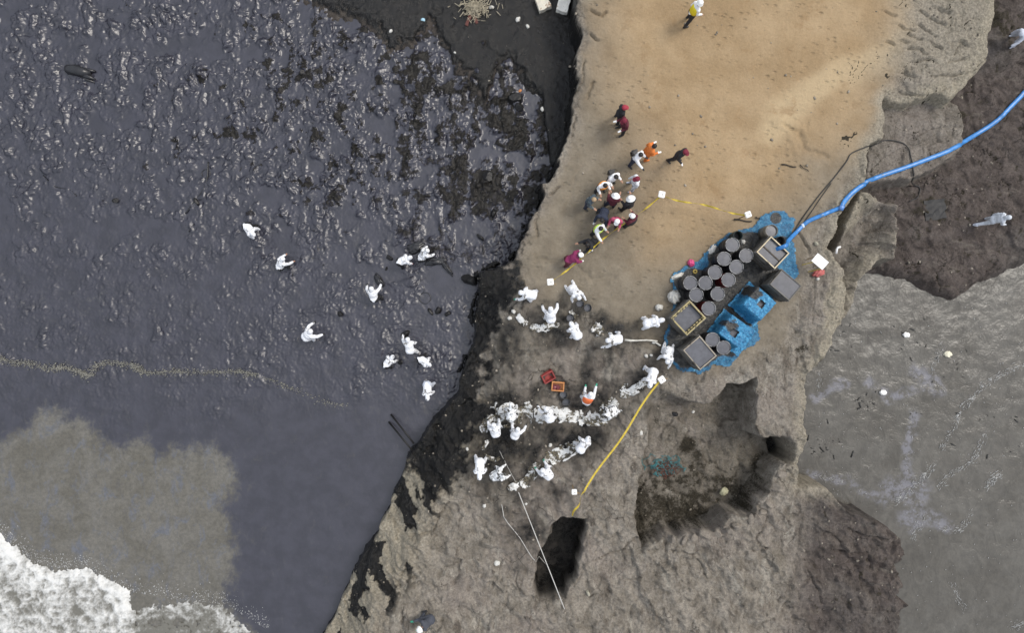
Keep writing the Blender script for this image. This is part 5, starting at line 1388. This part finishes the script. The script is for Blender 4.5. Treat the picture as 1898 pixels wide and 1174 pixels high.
# ---- white absorbent sheets laid over the oiled rock
def sheet_mat(amt):
    n = NT('absorbent sheet'); p = n.pos()
    f = n.noise(p, 3.0, 6, .72, .4); g = n.noise(p, 14, 4, .65)
    d = n.rng(n.math('ADD', f, n.math('MULTIPLY', n.math('SUBTRACT', g, .5), .30)), .57 - amt * .28, .64 - amt * .26)
    c = n.mix(d, n.gain((.66, .66, .64), g, .85, 1.1), n.mix(n.rng(g, .4, .6), (.018, .016, .014), (.13, .11, .07)))
    n.set(color=c, rough=.75, normal=n.bump(n.math('ADD', n.noise(p, 8, 5, .65, .5), g), .8, .05)); return n.m
M_SHEETS = [sheet_mat(a) for a in (.22, .46, .62)]
def boom(pxs, w0, label, mi, seed, crump=.16):
    pts = np.array(spline([on_ground(a, b)[:2] for a, b in pxs], 6)); seg = np.r_[0, np.cumsum(np.hypot(*np.diff(pts, axis=0).T))]
    L = seg[-1]; n = max(12, int(L / .05)); m = int(w0 / .05) + 2
    S = np.linspace(0, L, n); cx = np.interp(S, seg, pts[:, 0]); cy = np.interp(S, seg, pts[:, 1])
    tx_, ty_ = np.gradient(cx), np.gradient(cy); q = np.hypot(tx_, ty_); nx_, ny_ = -ty_ / q, tx_ / q
    V, idx = [], {}
    T = np.linspace(-1, 1, m)
    SS, TT = np.meshgrid(S, T, indexing='ij')
    wv = 1 + .45 * perlin(SS * 1.1, SS * 0 + seed, 700 + seed)
    ofs = TT * w0 / 2 * wv + .10 * fbm(SS, TT * w0, 1.4, 3, 710 + seed)
    PXs = cx[:, None] + nx_[:, None] * ofs + .05 * fbm(SS, TT, 3, 2, 712 + seed); PYs = cy[:, None] + ny_[:, None] * ofs
    hg = np.array([[ground_at(a, b) for a, b in zip(r1, r2)] for r1, r2 in zip(PXs, PYs)])
    cr = .03 + .62 * crump * (.35 * np.clip(fbm(SS, TT * w0 / 2, 2.2, 4, 720 + seed) + .25, 0, 1) + .65 * np.clip(ridged(SS, TT * w0 / 2, 1.3, 4, 730 + seed) - .1, 0, 1)) * (1 - TT ** 4 * .8)
    keep = (np.abs(TT) + .60 * fbm(SS, TT * w0 / 2, 2.4, 4, 740 + seed, .6) < .82) & (fbm(SS, TT * w0 / 2, 2.0, 4, 745 + seed, .6) > -.30)
    keep &= (SS > .05 + .15 * np.abs(TT)) & (SS < L - .05 - .15 * np.abs(TT))
    Fc = []
    vid = lambda i, j: i * m + j
    for i in range(n - 1):
        for j in range(m - 1):
            if keep[i, j] and keep[i + 1, j] and keep[i, j + 1] and keep[i + 1, j + 1]: Fc.append((vid(i, j), vid(i + 1, j), vid(i + 1, j + 1), vid(i, j + 1)))
    V = np.stack([PXs, PYs, hg + cr], -1).reshape(-1, 3)
    bm = bmesh.new(); vs = [bm.verts.new(v) for v in V]
    for f in Fc: bm.faces.new([vs[k] for k in f])
    bmesh.ops.delete(bm, geom=[v for v in bm.verts if not v.link_faces], context='VERTS')
    bm.normal_update()
    o = bm_obj('absorbent_sheet', bm, M_SHEETS[mi], None, True)
    md = o.modifiers.new('s', 'SOLIDIFY'); md.thickness = .012
    return tag(o, label, 'absorbent sheet', 'white absorbent sheets soaking up oil')
boom([(898, 772), (925, 774), (960, 768), (992, 768)], 1.15, 'broad white sheet at the left end of the long row', 1, 1, .24)
boom([(985, 770), (1012, 766), (1045, 770), (1078, 774)], .80, 'cleanest white sheet in the middle of the long row', 0, 2, .22)
boom([(1066, 776), (1095, 776), (1118, 768), (1142, 756)], .95, 'oil-spattered sheet at the right end of the long row', 1, 3, .22)
boom([(902, 770), (899, 790), (906, 806)], .45, 'narrow sheet hooking down at the left end of the row', 1, 4, .18)
boom([(1118, 762), (1132, 750), (1146, 738)], .55, 'small sheet joining the long row to the upper white roll', 1, 5, .2)
boom([(1146, 738), (1165, 728), (1186, 716), (1202, 702)], .48, 'rolled white sheet below the worker at the upper end', 0, 6, .22)
boom([(1146, 724), (1158, 714), (1168, 708)], .34, 'short pale roll left of the rolled white sheet', 1, 7, .2)
boom([(1004, 856), (1030, 846), (1056, 832), (1078, 818)], .74, 'slanting sheet with an oily middle in the lower row', 1, 8, .16)
boom([(1040, 858), (1060, 846), (1078, 830)], .22, 'thin white strip along the lower edge of the slanting sheet', 0, 9, .1)
boom([(962, 904), (978, 888), (992, 872), (1004, 858)], .66, 'heavily soaked sheet at the lower end of the slanting row', 1, 10, .2)
boom([(936, 908), (952, 902), (966, 892)], .5, 'torn white sheet where the thin rope starts', 0, 11, .16)
boom([(906, 812), (898, 828), (890, 838)], .26, 'pale twisted strip left of the lower oily ring', 0, 12, .16)
boom([(894, 836), (906, 850), (920, 852), (928, 842)], .22, 'curved pale strip forming a ring on the oily rock', 1, 13, .14)
boom([(958, 578), (968, 592), (980, 606)], .36, 'clean white strip at the left end of the upper sheets', 0, 14, .16)
boom([(978, 604), (1000, 608), (1022, 606), (1040, 598)], .50, 'ragged stained strip along the upper oily track', 1, 15, .2)
boom([(1050, 576), (1062, 584), (1072, 594)], .42, 'pale folded sheet above the bucket among the upper sheets', 1, 16, .2)
boom([(1092, 606), (1106, 612), (1122, 616)], .75, 'torn stained bundle left of the worker with the pole', 1, 17, .28)
boom([(920, 770), (940, 752), (956, 760)], .5, 'raised white fold behind the widest sheet', 0, 18, .24)
stick((1156, 630), (1216, 632), .045, 'long pale pole pulled by a white coverall worker', plain('pale pole', (.55, .53, .47), .7, .2, 9, .2), 'pole', 'long_pole', .25)
stick((1208, 634), (1224, 640), .05, 'splayed end of pale rags at the tip of the long pole', M_SACK, 'rag', 'rag_bundle', .1)

# ---- ropes
M_ROPE = plain('pale rope', (.50, .49, .46), .8, .15, 20, .3)
def rope(pxs, label, r=.016, dz=.02):
    line_thing('rope', lay(pxs, dz, 6), r, M_ROPE, label, 'rope')
A_ = on_ground(961, 912); B_ = on_ground(1046, 1130)
def taut(p0, p1, label, r=.015, lift=.06, mid=None):
    P = [on_ground(*p) for p in ([p0] + ([mid] if mid else []) + [p1])]
    pts = [(q[0], q[1], q[2] + lift) for q in P]
    out = []
    for a, b in zip(pts[:-1], pts[1:]):
        for t in np.linspace(0, 1, 12): out.append(tuple(np.array(a) * (1 - t) + np.array(b) * t + np.array([0, 0, -.03 * math.sin(math.pi * t)])))
    out = [(p[0], p[1], max(p[2], ground_at(p[0], p[1]) + .05)) for p in out]
    line_thing('rope', out, r, M_ROPE, label, 'rope')
taut((961, 912), (1046, 1128), 'straight pale rope crossing the dark hole from the torn sheet', .018, .10)
taut((930, 935), (1012, 1046), 'second pale rope with a kink ending over the dark hole', .013, .08, (934, 958))
taut((926, 836), (958, 898), 'very thin rope between the oily ring and the torn sheet', .008, .05)

# ---- fishing net in the basin
def net():
    x, y, z = on_ground(1232, 866)
    root = empty('fishing_net', (x, y, z)); rr = random.Random(5)
    mats = [plain('teal net twine', (.045, .16, .17), .8, .3, 9, .3), plain('brown net twine', (.11, .045, .03), .8, .3, 9, .3)]
    for k in range(64):
        teal = k < 38
        c0 = (-.05, .10) if teal else (.10, .0); sx_, sy_ = (.50, .26) if teal else (.24, .16)
        q = [rr.gauss(c0[0], sx_), rr.gauss(c0[1], sy_)]; a = rr.uniform(0, 6.28); pts = []
        for i in range(12):
            a += rr.gauss(0, .75); q[0] += math.cos(a) * .085 - (q[0] - c0[0]) * .06; q[1] += math.sin(a) * .085 - (q[1] - c0[1]) * .10
            r_ = math.hypot(q[0] - c0[0], q[1] - c0[1])
            pts.append((q[0], q[1], ground_at(x + q[0], y + q[1]) - z + .03 + .16 * math.exp(-r_ * r_ * 5) * rr.random() + rr.uniform(0, .04)))
        V, F = tube(pts, rr.uniform(.008, .018), 5); mesh_obj('net_strand', V, F, [mats[0 if teal else 1]], root, True)
    tag(root, 'tangled teal and brown fishing net in the tide basin', 'fishing net')
net()

# ---- stones along the broken south wall of the basin, and loose stones
M_STONE = plain('grey brown stone', (.19, .165, .135), .9, .25, 3, .6, bd=.03)
M_STONEO = plain('oil coated stone', (.011, .0105, .0105), .42, .2, 4, .4, spec=.3)
def stone_mesh(seed, sub_=3):
    bm = bmesh.new(); bmesh.ops.create_icosphere(bm, subdivisions=sub_, radius=1); rr = random.Random(seed)
    planes = [(Vector((rr.gauss(0, 1), rr.gauss(0, 1), rr.gauss(0, 1))).normalized(), rr.uniform(.55, .85)) for _ in range(9)]
    for v in bm.verts:
        for nrm, d in planes:
            k = v.co.dot(nrm)
            if k > d: v.co -= nrm * (k - d)
        v.co += v.co.normalized() * rr.uniform(-.02, .02)
    me = bpy.data.meshes.new('stone'); bm.to_mesh(me); bm.free(); me.materials.append(M_STONE)
    return me
SM = [stone_mesh(i) for i in range(6)]
def stone(px_, py_, s_, label, group, i, mat=None, name='stone', sink=.35, oilside=False, asp=.7):
    x, y, z = on_ground(px_, py_)
    if asp < .2: z += .03
    if oilside: x, y = W(px_, py_, .1); z = oil_at(x, y) - .02
    o = link(bpy.data.objects.new(name, SM[i % 6])); rr = random.Random(i * 7 + 1)
    o.scale = (s_, s_ * rr.uniform(.6, .95), s_ * asp); tl = .03 if asp < .2 else .3; o.rotation_euler = (rr.uniform(-tl, tl), rr.uniform(-tl, tl), rr.uniform(0, 6)); o.location = (x, y, z + s_ * asp * (1 - sink) * .5)
    o.material_slots[0].link = 'OBJECT'; o.material_slots[0].material = mat or M_STONE
    return tag(o, label, 'rock' if s_ > .25 else 'stone', group)
rim_st = [(1248, 1000, .20), (1268, 1002, .22), (1285, 996, .20), (1306, 990, .28), (1330, 988, .22), (1352, 984, .20), (1366, 975, .26), (1390, 962, .24), (1412, 950, .22), (1425, 935, .24), (1440, 905, .30), (1448, 880, .26)]
for i, (a, b, s_) in enumerate(rim_st):
    stone(a, b, s_, ('leftmost', 'second', 'third', 'fourth', 'fifth', 'sixth', 'seventh', 'eighth', 'ninth', 'tenth', 'eleventh', 'rightmost')[i] + ' grey stone along the broken south wall of the basin, counted from the left', 'stones along the south wall of the basin', i, sink=.5)
for i, (a, b, s_, lab) in enumerate(((870, 520, .42, 'black oil-coated boulder at the corner of the still oil pool'), (955, 185, .38, 'tall black rock at the edge of the dark beach'), (962, 198, .25, 'smaller black rock touching the tall black rock'),
        (1250, 768, .16, 'dark stone in the upper basin'), (1512, 452, .12, 'pale rounded stone above the notice board'), (1090, 1100, .14, 'pale stone right of the dark hole'))):
    stone(a, b, s_, lab, None, 40 + i, plain('pale stone', (.33, .31, .24), .9, .2) if 'pale' in lab else M_STONEO, 'rock' if s_ > .25 else 'stone', asp=.14 if 'slab' in lab else .75, oilside=(a < 900))
# lumps in the oil that can be told apart
for i, (a, b, s_, lab) in enumerate(((215, 372, .17, 'round oil-coated stone far left in the smooth oil'), (365, 374, .20, 'oil-coated stone above the leftmost worker, left of the dark pool'), (632, 582, .16, 'small shining oily stone between two white workers'),
        (722, 478, .18, 'black lump just left of the pair of white workers'), (716, 498, .10, 'small black lump below the black lump'), (742, 672, .16, 'black lump between the lower white workers'), (752, 620, .26, 'dark heap in front of the upper worker of the lower group'),
        (798, 578, .20, 'left oily stone of the clump in the pool corner'), (812, 576, .20, 'middle oily stone of the clump in the pool corner'), (830, 582, .16, 'right oily stone of the clump in the pool corner'), (560, 135, .16, 'oily stone in the debris below the dark beach'), (905, 328, .34, 'big oily rock below the slick edge near the cliff'),
        (915, 395, .24, 'oily rock above the black rim'), (890, 440, .22, 'glossy rock right of the oily sacks'))):
    stone(a, b, s_, lab, 'oil coated stones in the slick', 60 + i, M_STONEO, 'rock' if s_ > .25 else 'stone', .4, True)
M_OSACK = plain('oil soaked sack', (.014, .014, .016), .3, .2, 4, .5)
def oil_sack(px_, py_, sx_, sy_, rz, label, seed):
    o = rag(px_, py_, sx_, sy_, .14, M_OSACK, label, 'sack', 'oily_sack', 80 + seed, rz); x, y = W(px_, py_, .15); o.location = (x, y, .10); return o
oil_sack(770, 458, .40, .28, .5, 'oily sack above the two white workers', 1); oil_sack(806, 484, .55, .20, .1, 'long oily sack right of the two white workers', 2)
oil_sack(826, 494, .50, .12, -.9, 'thin oily bundle pointing away from the two white workers', 3); oil_sack(702, 520, .32, .16, -1.0, 'oily bundle above the worker with lifted arms', 4)
for i, (a, b, r_, lab) in enumerate(((768, 516, .30, 'largest oil-coated hoop floating in the still pool'), (776, 537, .26, 'middle oil-coated hoop floating in the still pool'), (788, 553, .26, 'lowest oil-coated hoop floating in the still pool'), (382, 322, .2, 'oily hoop above the twisted oily branch'))):
    x, y = W(a, b, .06); torus('oily_hoop', r_, .022, M_OSACK, (x, y, .065), lab, 'hoop', .8)
# oiled driftwood trunk in the upper left
def driftlog():
    x, y = W(148, 134, .15); root = empty('driftwood_log', (x, y, .05), math.radians(-12))
    def part(nm, pts, rad): V, F = tube(pts, rad, 10); mesh_obj(nm, V, F, [M_OSACK], root, True)
    part('trunk', [(-.70, .0, .02), (-.55, .02, .10), (-.2, .05, .13), (.2, .03, .12), (.5, .06, .08)], [.10, .22, .26, .23, .12])
    part('branch', [(.1, -.05, .10), (.45, -.12, .10), (.75, -.16, .06)], [.16, .10, .04]); part('branch', [(.1, -.16, .06), (.4, -.26, .07), (.78, -.30, .04)], [.10, .07, .03]); part('branch', [(.05, .14, .08), (.4, .2, .08), (.66, .2, .05)], [.12, .09, .05])
    tag(root, 'oil-soaked driftwood log with forked end far up in the slick', 'driftwood')
driftlog()
# branches in the oil
def oily_branch(pxs, r, label):
    line_thing('oily_branch', [(*p, .09) for p in spline([W(a, b, .08) for a, b in pxs], 6)], r, M_OSACK, label, 'branch')
oily_branch([(386, 300), (384, 330), (378, 350), (360, 374), (344, 396)], .035, 'twisted oily branch left of the dark pool')
oily_branch([(378, 395), (362, 412), (350, 430)], .022, 'short oily branch below the twisted branch')
oily_branch([(452, 300), (444, 318), (438, 326)], .03, 'thick oily twig above the leftmost worker')
oily_branch([(80, 325), (100, 345), (130, 352), (142, 364)], .022, 'long thin oily branch at the far left')
# two poles reaching from the rim into the oil
for (p0, p1, lab) in (((723, 770), (768, 822), 'upper of two dark poles reaching from the rim into the oil'), ((719, 784), (766, 836), 'lower of two dark poles reaching from the rim into the oil')):
    a = W(*p0, .35); b = W(*p1, .55); V, F = tube([(a[0], a[1], .16), ((a[0] + b[0]) / 2, (a[1] + b[1]) / 2, .42), (b[0], b[1], .66)], .045, 8)
    tag(mesh_obj('wooden_pole', V, F, [M_STONEO], None, True), lab, 'pole', 'dark poles in the oil')

# ---- dark beach: pale blocks, straw heap, planks
def slab(px_, py_, sx_, sy_, h, rz, label, mat, name='pale_block'):
    x, y, z = on_ground(px_, py_, h); bm = bmesh.new(); box_bm(bm, (0, 0, 0), (sx_, sy_, h), 0, 0)
    bmesh.ops.subdivide_edges(bm, edges=bm.edges[:], cuts=5, use_grid_fill=True)
    rr = random.Random(int(px_))
    for v in bm.verts:
        nn = perlin(np.array([v.co.x * 4 + px_]), np.array([v.co.y * 4 + v.co.z * 3]), 9)[0]
        v.co += Vector((v.co.x * .12 * nn + .03 * nn, v.co.y * .10 * nn - .02 * nn, .03 * nn))
    o = bm_obj(name, bm, mat, None, False); o.location = (x, y, z + h / 2 - .03); o.rotation_euler = (.04, -.03, rz); return tag(o, label, 'block' if 'block' in name else 'plank')
M_PALE = plain('weathered pale foam', (.62, .58, .48), .8, .2, 3, .4, dirt=(.22, .12, .06), dirt_amt=.3, dirt_scale=3.5)
slab(1007, 2, .58, .62, .30, .35, 'brown-stained pale block at the top, left of two', M_PALE); slab(1046, 0, .52, .95, .30, -.25, 'clean pale block at the top beside the cliff', plain('pale foam', (.68, .66, .60), .8, .12, 3, .4, dirt=(.35, .3, .2), dirt_amt=.15, dirt_scale=5))
o = slab(1735, 388, .95, .90, .10, .12, 'flat near-black slab on the brown shelf below the hose', plain('wet black stone', (.014, .014, .015), .55, .25, 3, .4, spec=.3), 'rock_slab'); tag(o, cat='rock', kind='thing')
M_PLANKR = plain('red brown plank', (.09, .025, .018), .7, .3, 6, .3)
slab(868, 36, .14, .52, .07, -.35, 'left plank of a red brown V below the straw heap', M_PLANKR, 'plank'); slab(881, 34, .14, .42, .07, .45, 'right plank of a red brown V below the straw heap', M_PLANKR, 'plank')
def straw():
    x, y, z = on_ground(877, 16); rr = random.Random(9); V, F = [], []
    for k in range(420):
        a = rr.uniform(0, 6.28); r_ = abs(rr.gauss(0, .34)); c = Vector((math.cos(a) * r_ * 1.15 + .1, math.sin(a) * r_ * .75, .05 + .22 * math.exp(-r_ * r_ * 5) * rr.random()))
        d = Vector((rr.uniform(-1, 1), rr.uniform(-1, 1), rr.uniform(-.3, .3))).normalized() * rr.uniform(.05, .16); v, f = tube([c - d, c + d], rr.uniform(.008, .02), 4)
        b = len(V); V += v; F += [tuple(i + b for i in q) for q in f]
    o = mesh_obj('straw_heap', V, F, [plain('bleached straw', (.34, .30, .22), .9, .4, 9, .2)]); o.location = (x, y, z)
    tag(o, 'heap of bleached straw and reeds on the dark beach', 'straw heap', kind='stuff')
straw()
for i, (a, b, s_, lab, m_) in enumerate(((911, 13, .11, 'white curled scrap right of the straw heap', M_SACK), (960, 35, .13, 'grey twig-like scrap on the dark beach', M_SACK), (978, 48, .10, 'pair of pale scraps below the pale blocks', M_SACK), (784, 36, .10, 'pale blue scrap on the dark beach', plain('pale blue plastic', (.35, .55, .65), .6)),
        (724, 57, .09, 'grey white scrap on the brown beach', M_SACK), (547, 7, .09, 'yellowish scrap at the upper edge of the slick', plain('yellow plastic', (.5, .42, .15), .6)), (843, 97, .06, 'tiny pale pebble left of the narrow slick tongue', M_SACK), (964, 168, .08, 'orange scrap on the tall black rock', plain('orange plastic', (.5, .2, .06), .6)),
        (1005, 202, .11, 'pale shell-like scrap right of the tall black rock', M_SACK), (547, 28, .07, 'red scrap at the edge of the slick', plain('red scrap', (.35, .03, .03), .6)))):
    rag(a, b, s_, s_ * .7, s_ * .5, m_, lab, 'scrap', 'plastic_scrap', 100 + i, i)
# white pipe bend on the ridge
line_thing('pipe_bend', [(*W(1550, 470, 2.3), 2.30), (*W(1551, 462, 2.35), 2.36), (*W(1553, 459, 2.35), 2.36), (*W(1557, 458, 2.3), 2.33)], .045, plain('white pipe', (.75, .74, .72), .5), 'short white bent pipe right of the notice board', 'pipe', 8)

# ------------------------------------------------------------------ foam lines and flotsam on the water (nobody could count them)
def blob_stuff(name, items, mat, label, cat):
    V, F = [], []
    ico = bmesh.new(); bmesh.ops.create_icosphere(ico, subdivisions=1, radius=1); iv = [v.co.copy() for v in ico.verts]; jf = [tuple(v.index for v in f.verts) for f in ico.faces]; ico.free()
    for (x, y, z, a, b, h, r) in items:
        c, s = math.cos(r), math.sin(r); k = len(V)
        for v in iv:
            j = 1 + .25 * math.sin(v.x * 5 + x * 9) + .2 * math.sin(v.y * 6 + y * 7)
            V.append((x + (c * v.x * a - s * v.y * b) * j, y + (s * v.x * a + c * v.y * b) * j, z + v.z * h))
        F += [tuple(i + k for i in f) for f in jf]
    o = mesh_obj(name, V, F, [mat], None, True); return tag(o, label, cat, kind='stuff')
rr = random.Random(21)
fl = []
path = spline([W(a, b, .06) for a, b in ((-40, 660), (0, 664), (30, 672), (62, 674), (90, 684), (120, 680), (150, 688), (166, 696), (182, 676), (212, 672), (250, 678), (270, 690), (320, 688), (360, 690), (410, 690), (450, 688), (490, 700), (520, 712), (560, 726), (600, 744), (640, 752))], 30)
for i, p in enumerate(path):
    t = i / len(path); dens = (9 if t < .78 else 3) * (.5 + 1.0 * abs(math.sin(i * .021 + 1)) * abs(math.sin(i * .057)))
    for _ in range(int(dens + rr.random())):
        s_ = abs(rr.gauss(0, .11)) * (1 if t < .8 else .8); an = rr.uniform(0, 6.28)
        q = .007 + .024 * rr.random() ** 2.5
        fl.append((p[0] + rr.gauss(0, .12), p[1] + math.sin(an) * s_ * 1.1 - .03, oil_at(p[0], p[1]) + .016 + .014 * rr.random(), q * rr.uniform(1, 2.2), q, q * .55, rr.gauss(0, .5)))
blob_stuff('foam_line', fl, plain('tan foam', (.165, .160, .138), .85, .3, 12, .4), 'thin tan line of foam across the dark oil', 'foam')
sl = []
for pts, dn, sz in ((((1898, 676), (1860, 692), (1830, 710), (1800, 738), (1780, 760), (1768, 790), (1745, 830)), 60, .028), (((1825, 806), (1812, 840), (1790, 862), (1760, 880), (1735, 905)), 42, .024), (((1735, 860), (1705, 890), (1680, 915), (1660, 930)), 40, .024),
                    (((1852, 880), (1838, 892), (1828, 902)), 18, .03), (((1750, 640), (1735, 665), (1725, 690)), 26, .018), (((1765, 1080), (1775, 1110), (1790, 1130)), 16, .02), (((1800, 950), (1780, 980), (1745, 985)), 24, .022), (((1700, 970), (1690, 1000), (1715, 960)), 20, .02),
                    (((1870, 1165), (1898, 1155)), 12, .02), (((1505, 880), (1560, 892)), 16, .02), (((1520, 690), (1515, 720)), 10, .02)):
    pa = spline([W(a, b, 0) for a, b in pts], 20)
    for _ in range(dn * 7):
        p = pa[rr.randrange(len(pa))]; q = sz * .5 * rr.random() ** 2.4 * 1.5 + .003
        i_ = min(rr.randrange(len(pa)), len(pa) - 2); p = pa[i_]; tn_ = pa[i_ + 1] - p; sl.append((p[0] + rr.gauss(0, .09), p[1] + rr.gauss(0, .09), .016, q * rr.uniform(2, 7), q * .7, q * .25, math.atan2(tn_[1], tn_[0]) + rr.gauss(0, .35)))
for _ in range(260):
    a, b = rr.uniform(1510, 1898), rr.uniform(560, 1174); x, y = W(a, b, 0); q = rr.uniform(.008, .02); sl.append((x, y, .025, q * 1.5, q, q * .4, rr.uniform(0, 3)))
for _ in range(1500):
    k_ = rr.randrange(8); ed = ((-20, 970), (20, 1000), (60, 1036), (110, 1050), (160, 1046), (246, 1094), (330, 1108), (420, 1116), (500, 1165)); t = rr.random()
    a = ed[k_][0] * (1 - t) + ed[k_ + 1][0] * t; b = ed[k_][1] * (1 - t) + ed[k_ + 1][1] * t - abs(rr.gauss(0, 13)) + 4; x, y = W(a, b, 0); q = .004 + .016 * rr.random() ** 2
    sl.append((x, y, oil_at(x, y) + .004, q * rr.uniform(1, 3), q, q * .4, rr.uniform(0, 3)))
blob_stuff('sea_foam_flecks', sl, plain('white foam', (.34, .34, .33), .8, .2, 12, .3), 'white foam flecks drifting on the grey sea', 'foam')
dk_ = []
for cx_, cy_, n_, sp in ((1610, 745, 16, .3), (1530, 825, 30, .5), (1860, 765, 12, .9), (1700, 770, 7, .3), (1560, 640, 7, .7), (1870, 820, 10, .8), (1760, 680, 14, .8), (1560, 600, 8, .8), (1700, 640, 12, .8)):
    for _ in range(n_):
        x, y = W(cx_, cy_, 0); q = .008 + .03 * rr.random() ** 2; dk_.append((x + rr.gauss(0, sp), y + rr.gauss(0, sp * .6), .020, q * rr.uniform(1, 5), q, q * .3, rr.uniform(-1.5, 1.5)))
blob_stuff('floating_debris', dk_, plain('black flotsam', (.02, .02, .018), .6), 'dark specks of oily debris on the grey sea', 'debris')
for (a, b, s_, lab) in ((1680, 621, .16, 'white triangular foam chunk on the sea near the brown shelf'), (1757, 657, .18, 'yellowish curled float on the sea, right of the others'), (1637, 728, .16, 'white foam chunk on the sea near the headland')):
    o = rag(a, b, s_, s_ * .75, s_ * .4, plain('yellow white foam', (.66, .62, .48), .8, .15, 6, .4) if 'yellow' in lab else M_BLOCK, lab, 'flotsam', 'foam_chunk', int(a)); x, y = W(a, b, .05); o.location = (x, y, .05)
# soaked sticks and weed in the northern slick, glossy scraps: one mass
wd = []
for _ in range(5200):
    a = rr.uniform(-20, 1010); b = rr.betavariate(1.1, 1.7) * 560
    x, y = W(a, b, .08)
    i = int(np.clip(np.searchsorted(ox, x), 0, len(ox) - 1)); j = int(np.clip(np.searchsorted(oy, y), 0, len(oy) - 1))
    if float(deb[j, i]) < .25 + .4 * rr.random() or OH[j, i] < OLH[j, i]: continue
    q = rr.uniform(.012, .035); wd.append((x, y, float(OH[j, i]) + .004, q * rr.uniform(1, 5), q, q * .7, rr.uniform(0, 3.14)))
blob_stuff('soaked_debris', wd, plain('oil soaked weed', (.012, .011, .009), .38, .3, 9, .4), 'oil-soaked sticks and weed scattered over the slick', 'debris')

# pebbles and crumbs of rock lying about the headland
pb = []
for _ in range(2600):
    a, b = rr.uniform(620, 1890), rr.uniform(0, 1174); x, y = W(a, b, 2.0)
    i = int(np.clip(np.searchsorted(lx, x), 0, len(lx) - 1)); j = int(np.clip(np.searchsorted(ly, y), 0, len(ly) - 1))
    if LH[j, i] < .35 or (LM['sand'][j, i] > .5 and rr.random() < .8) or LM['hole'][j, i] > .1: continue
    q = .012 + .045 * rr.random() ** 3; pb.append((x, y, float(LH[j, i]) + q * .3, q * rr.uniform(1, 1.6), q, q * .7, rr.uniform(0, 3.14)))
blob_stuff('pebbles', pb, plain('pebble', (.20, .175, .14), .9, .6, 1.7, .3), 'pebbles and crumbs of rock strewn over the headland', 'pebbles')
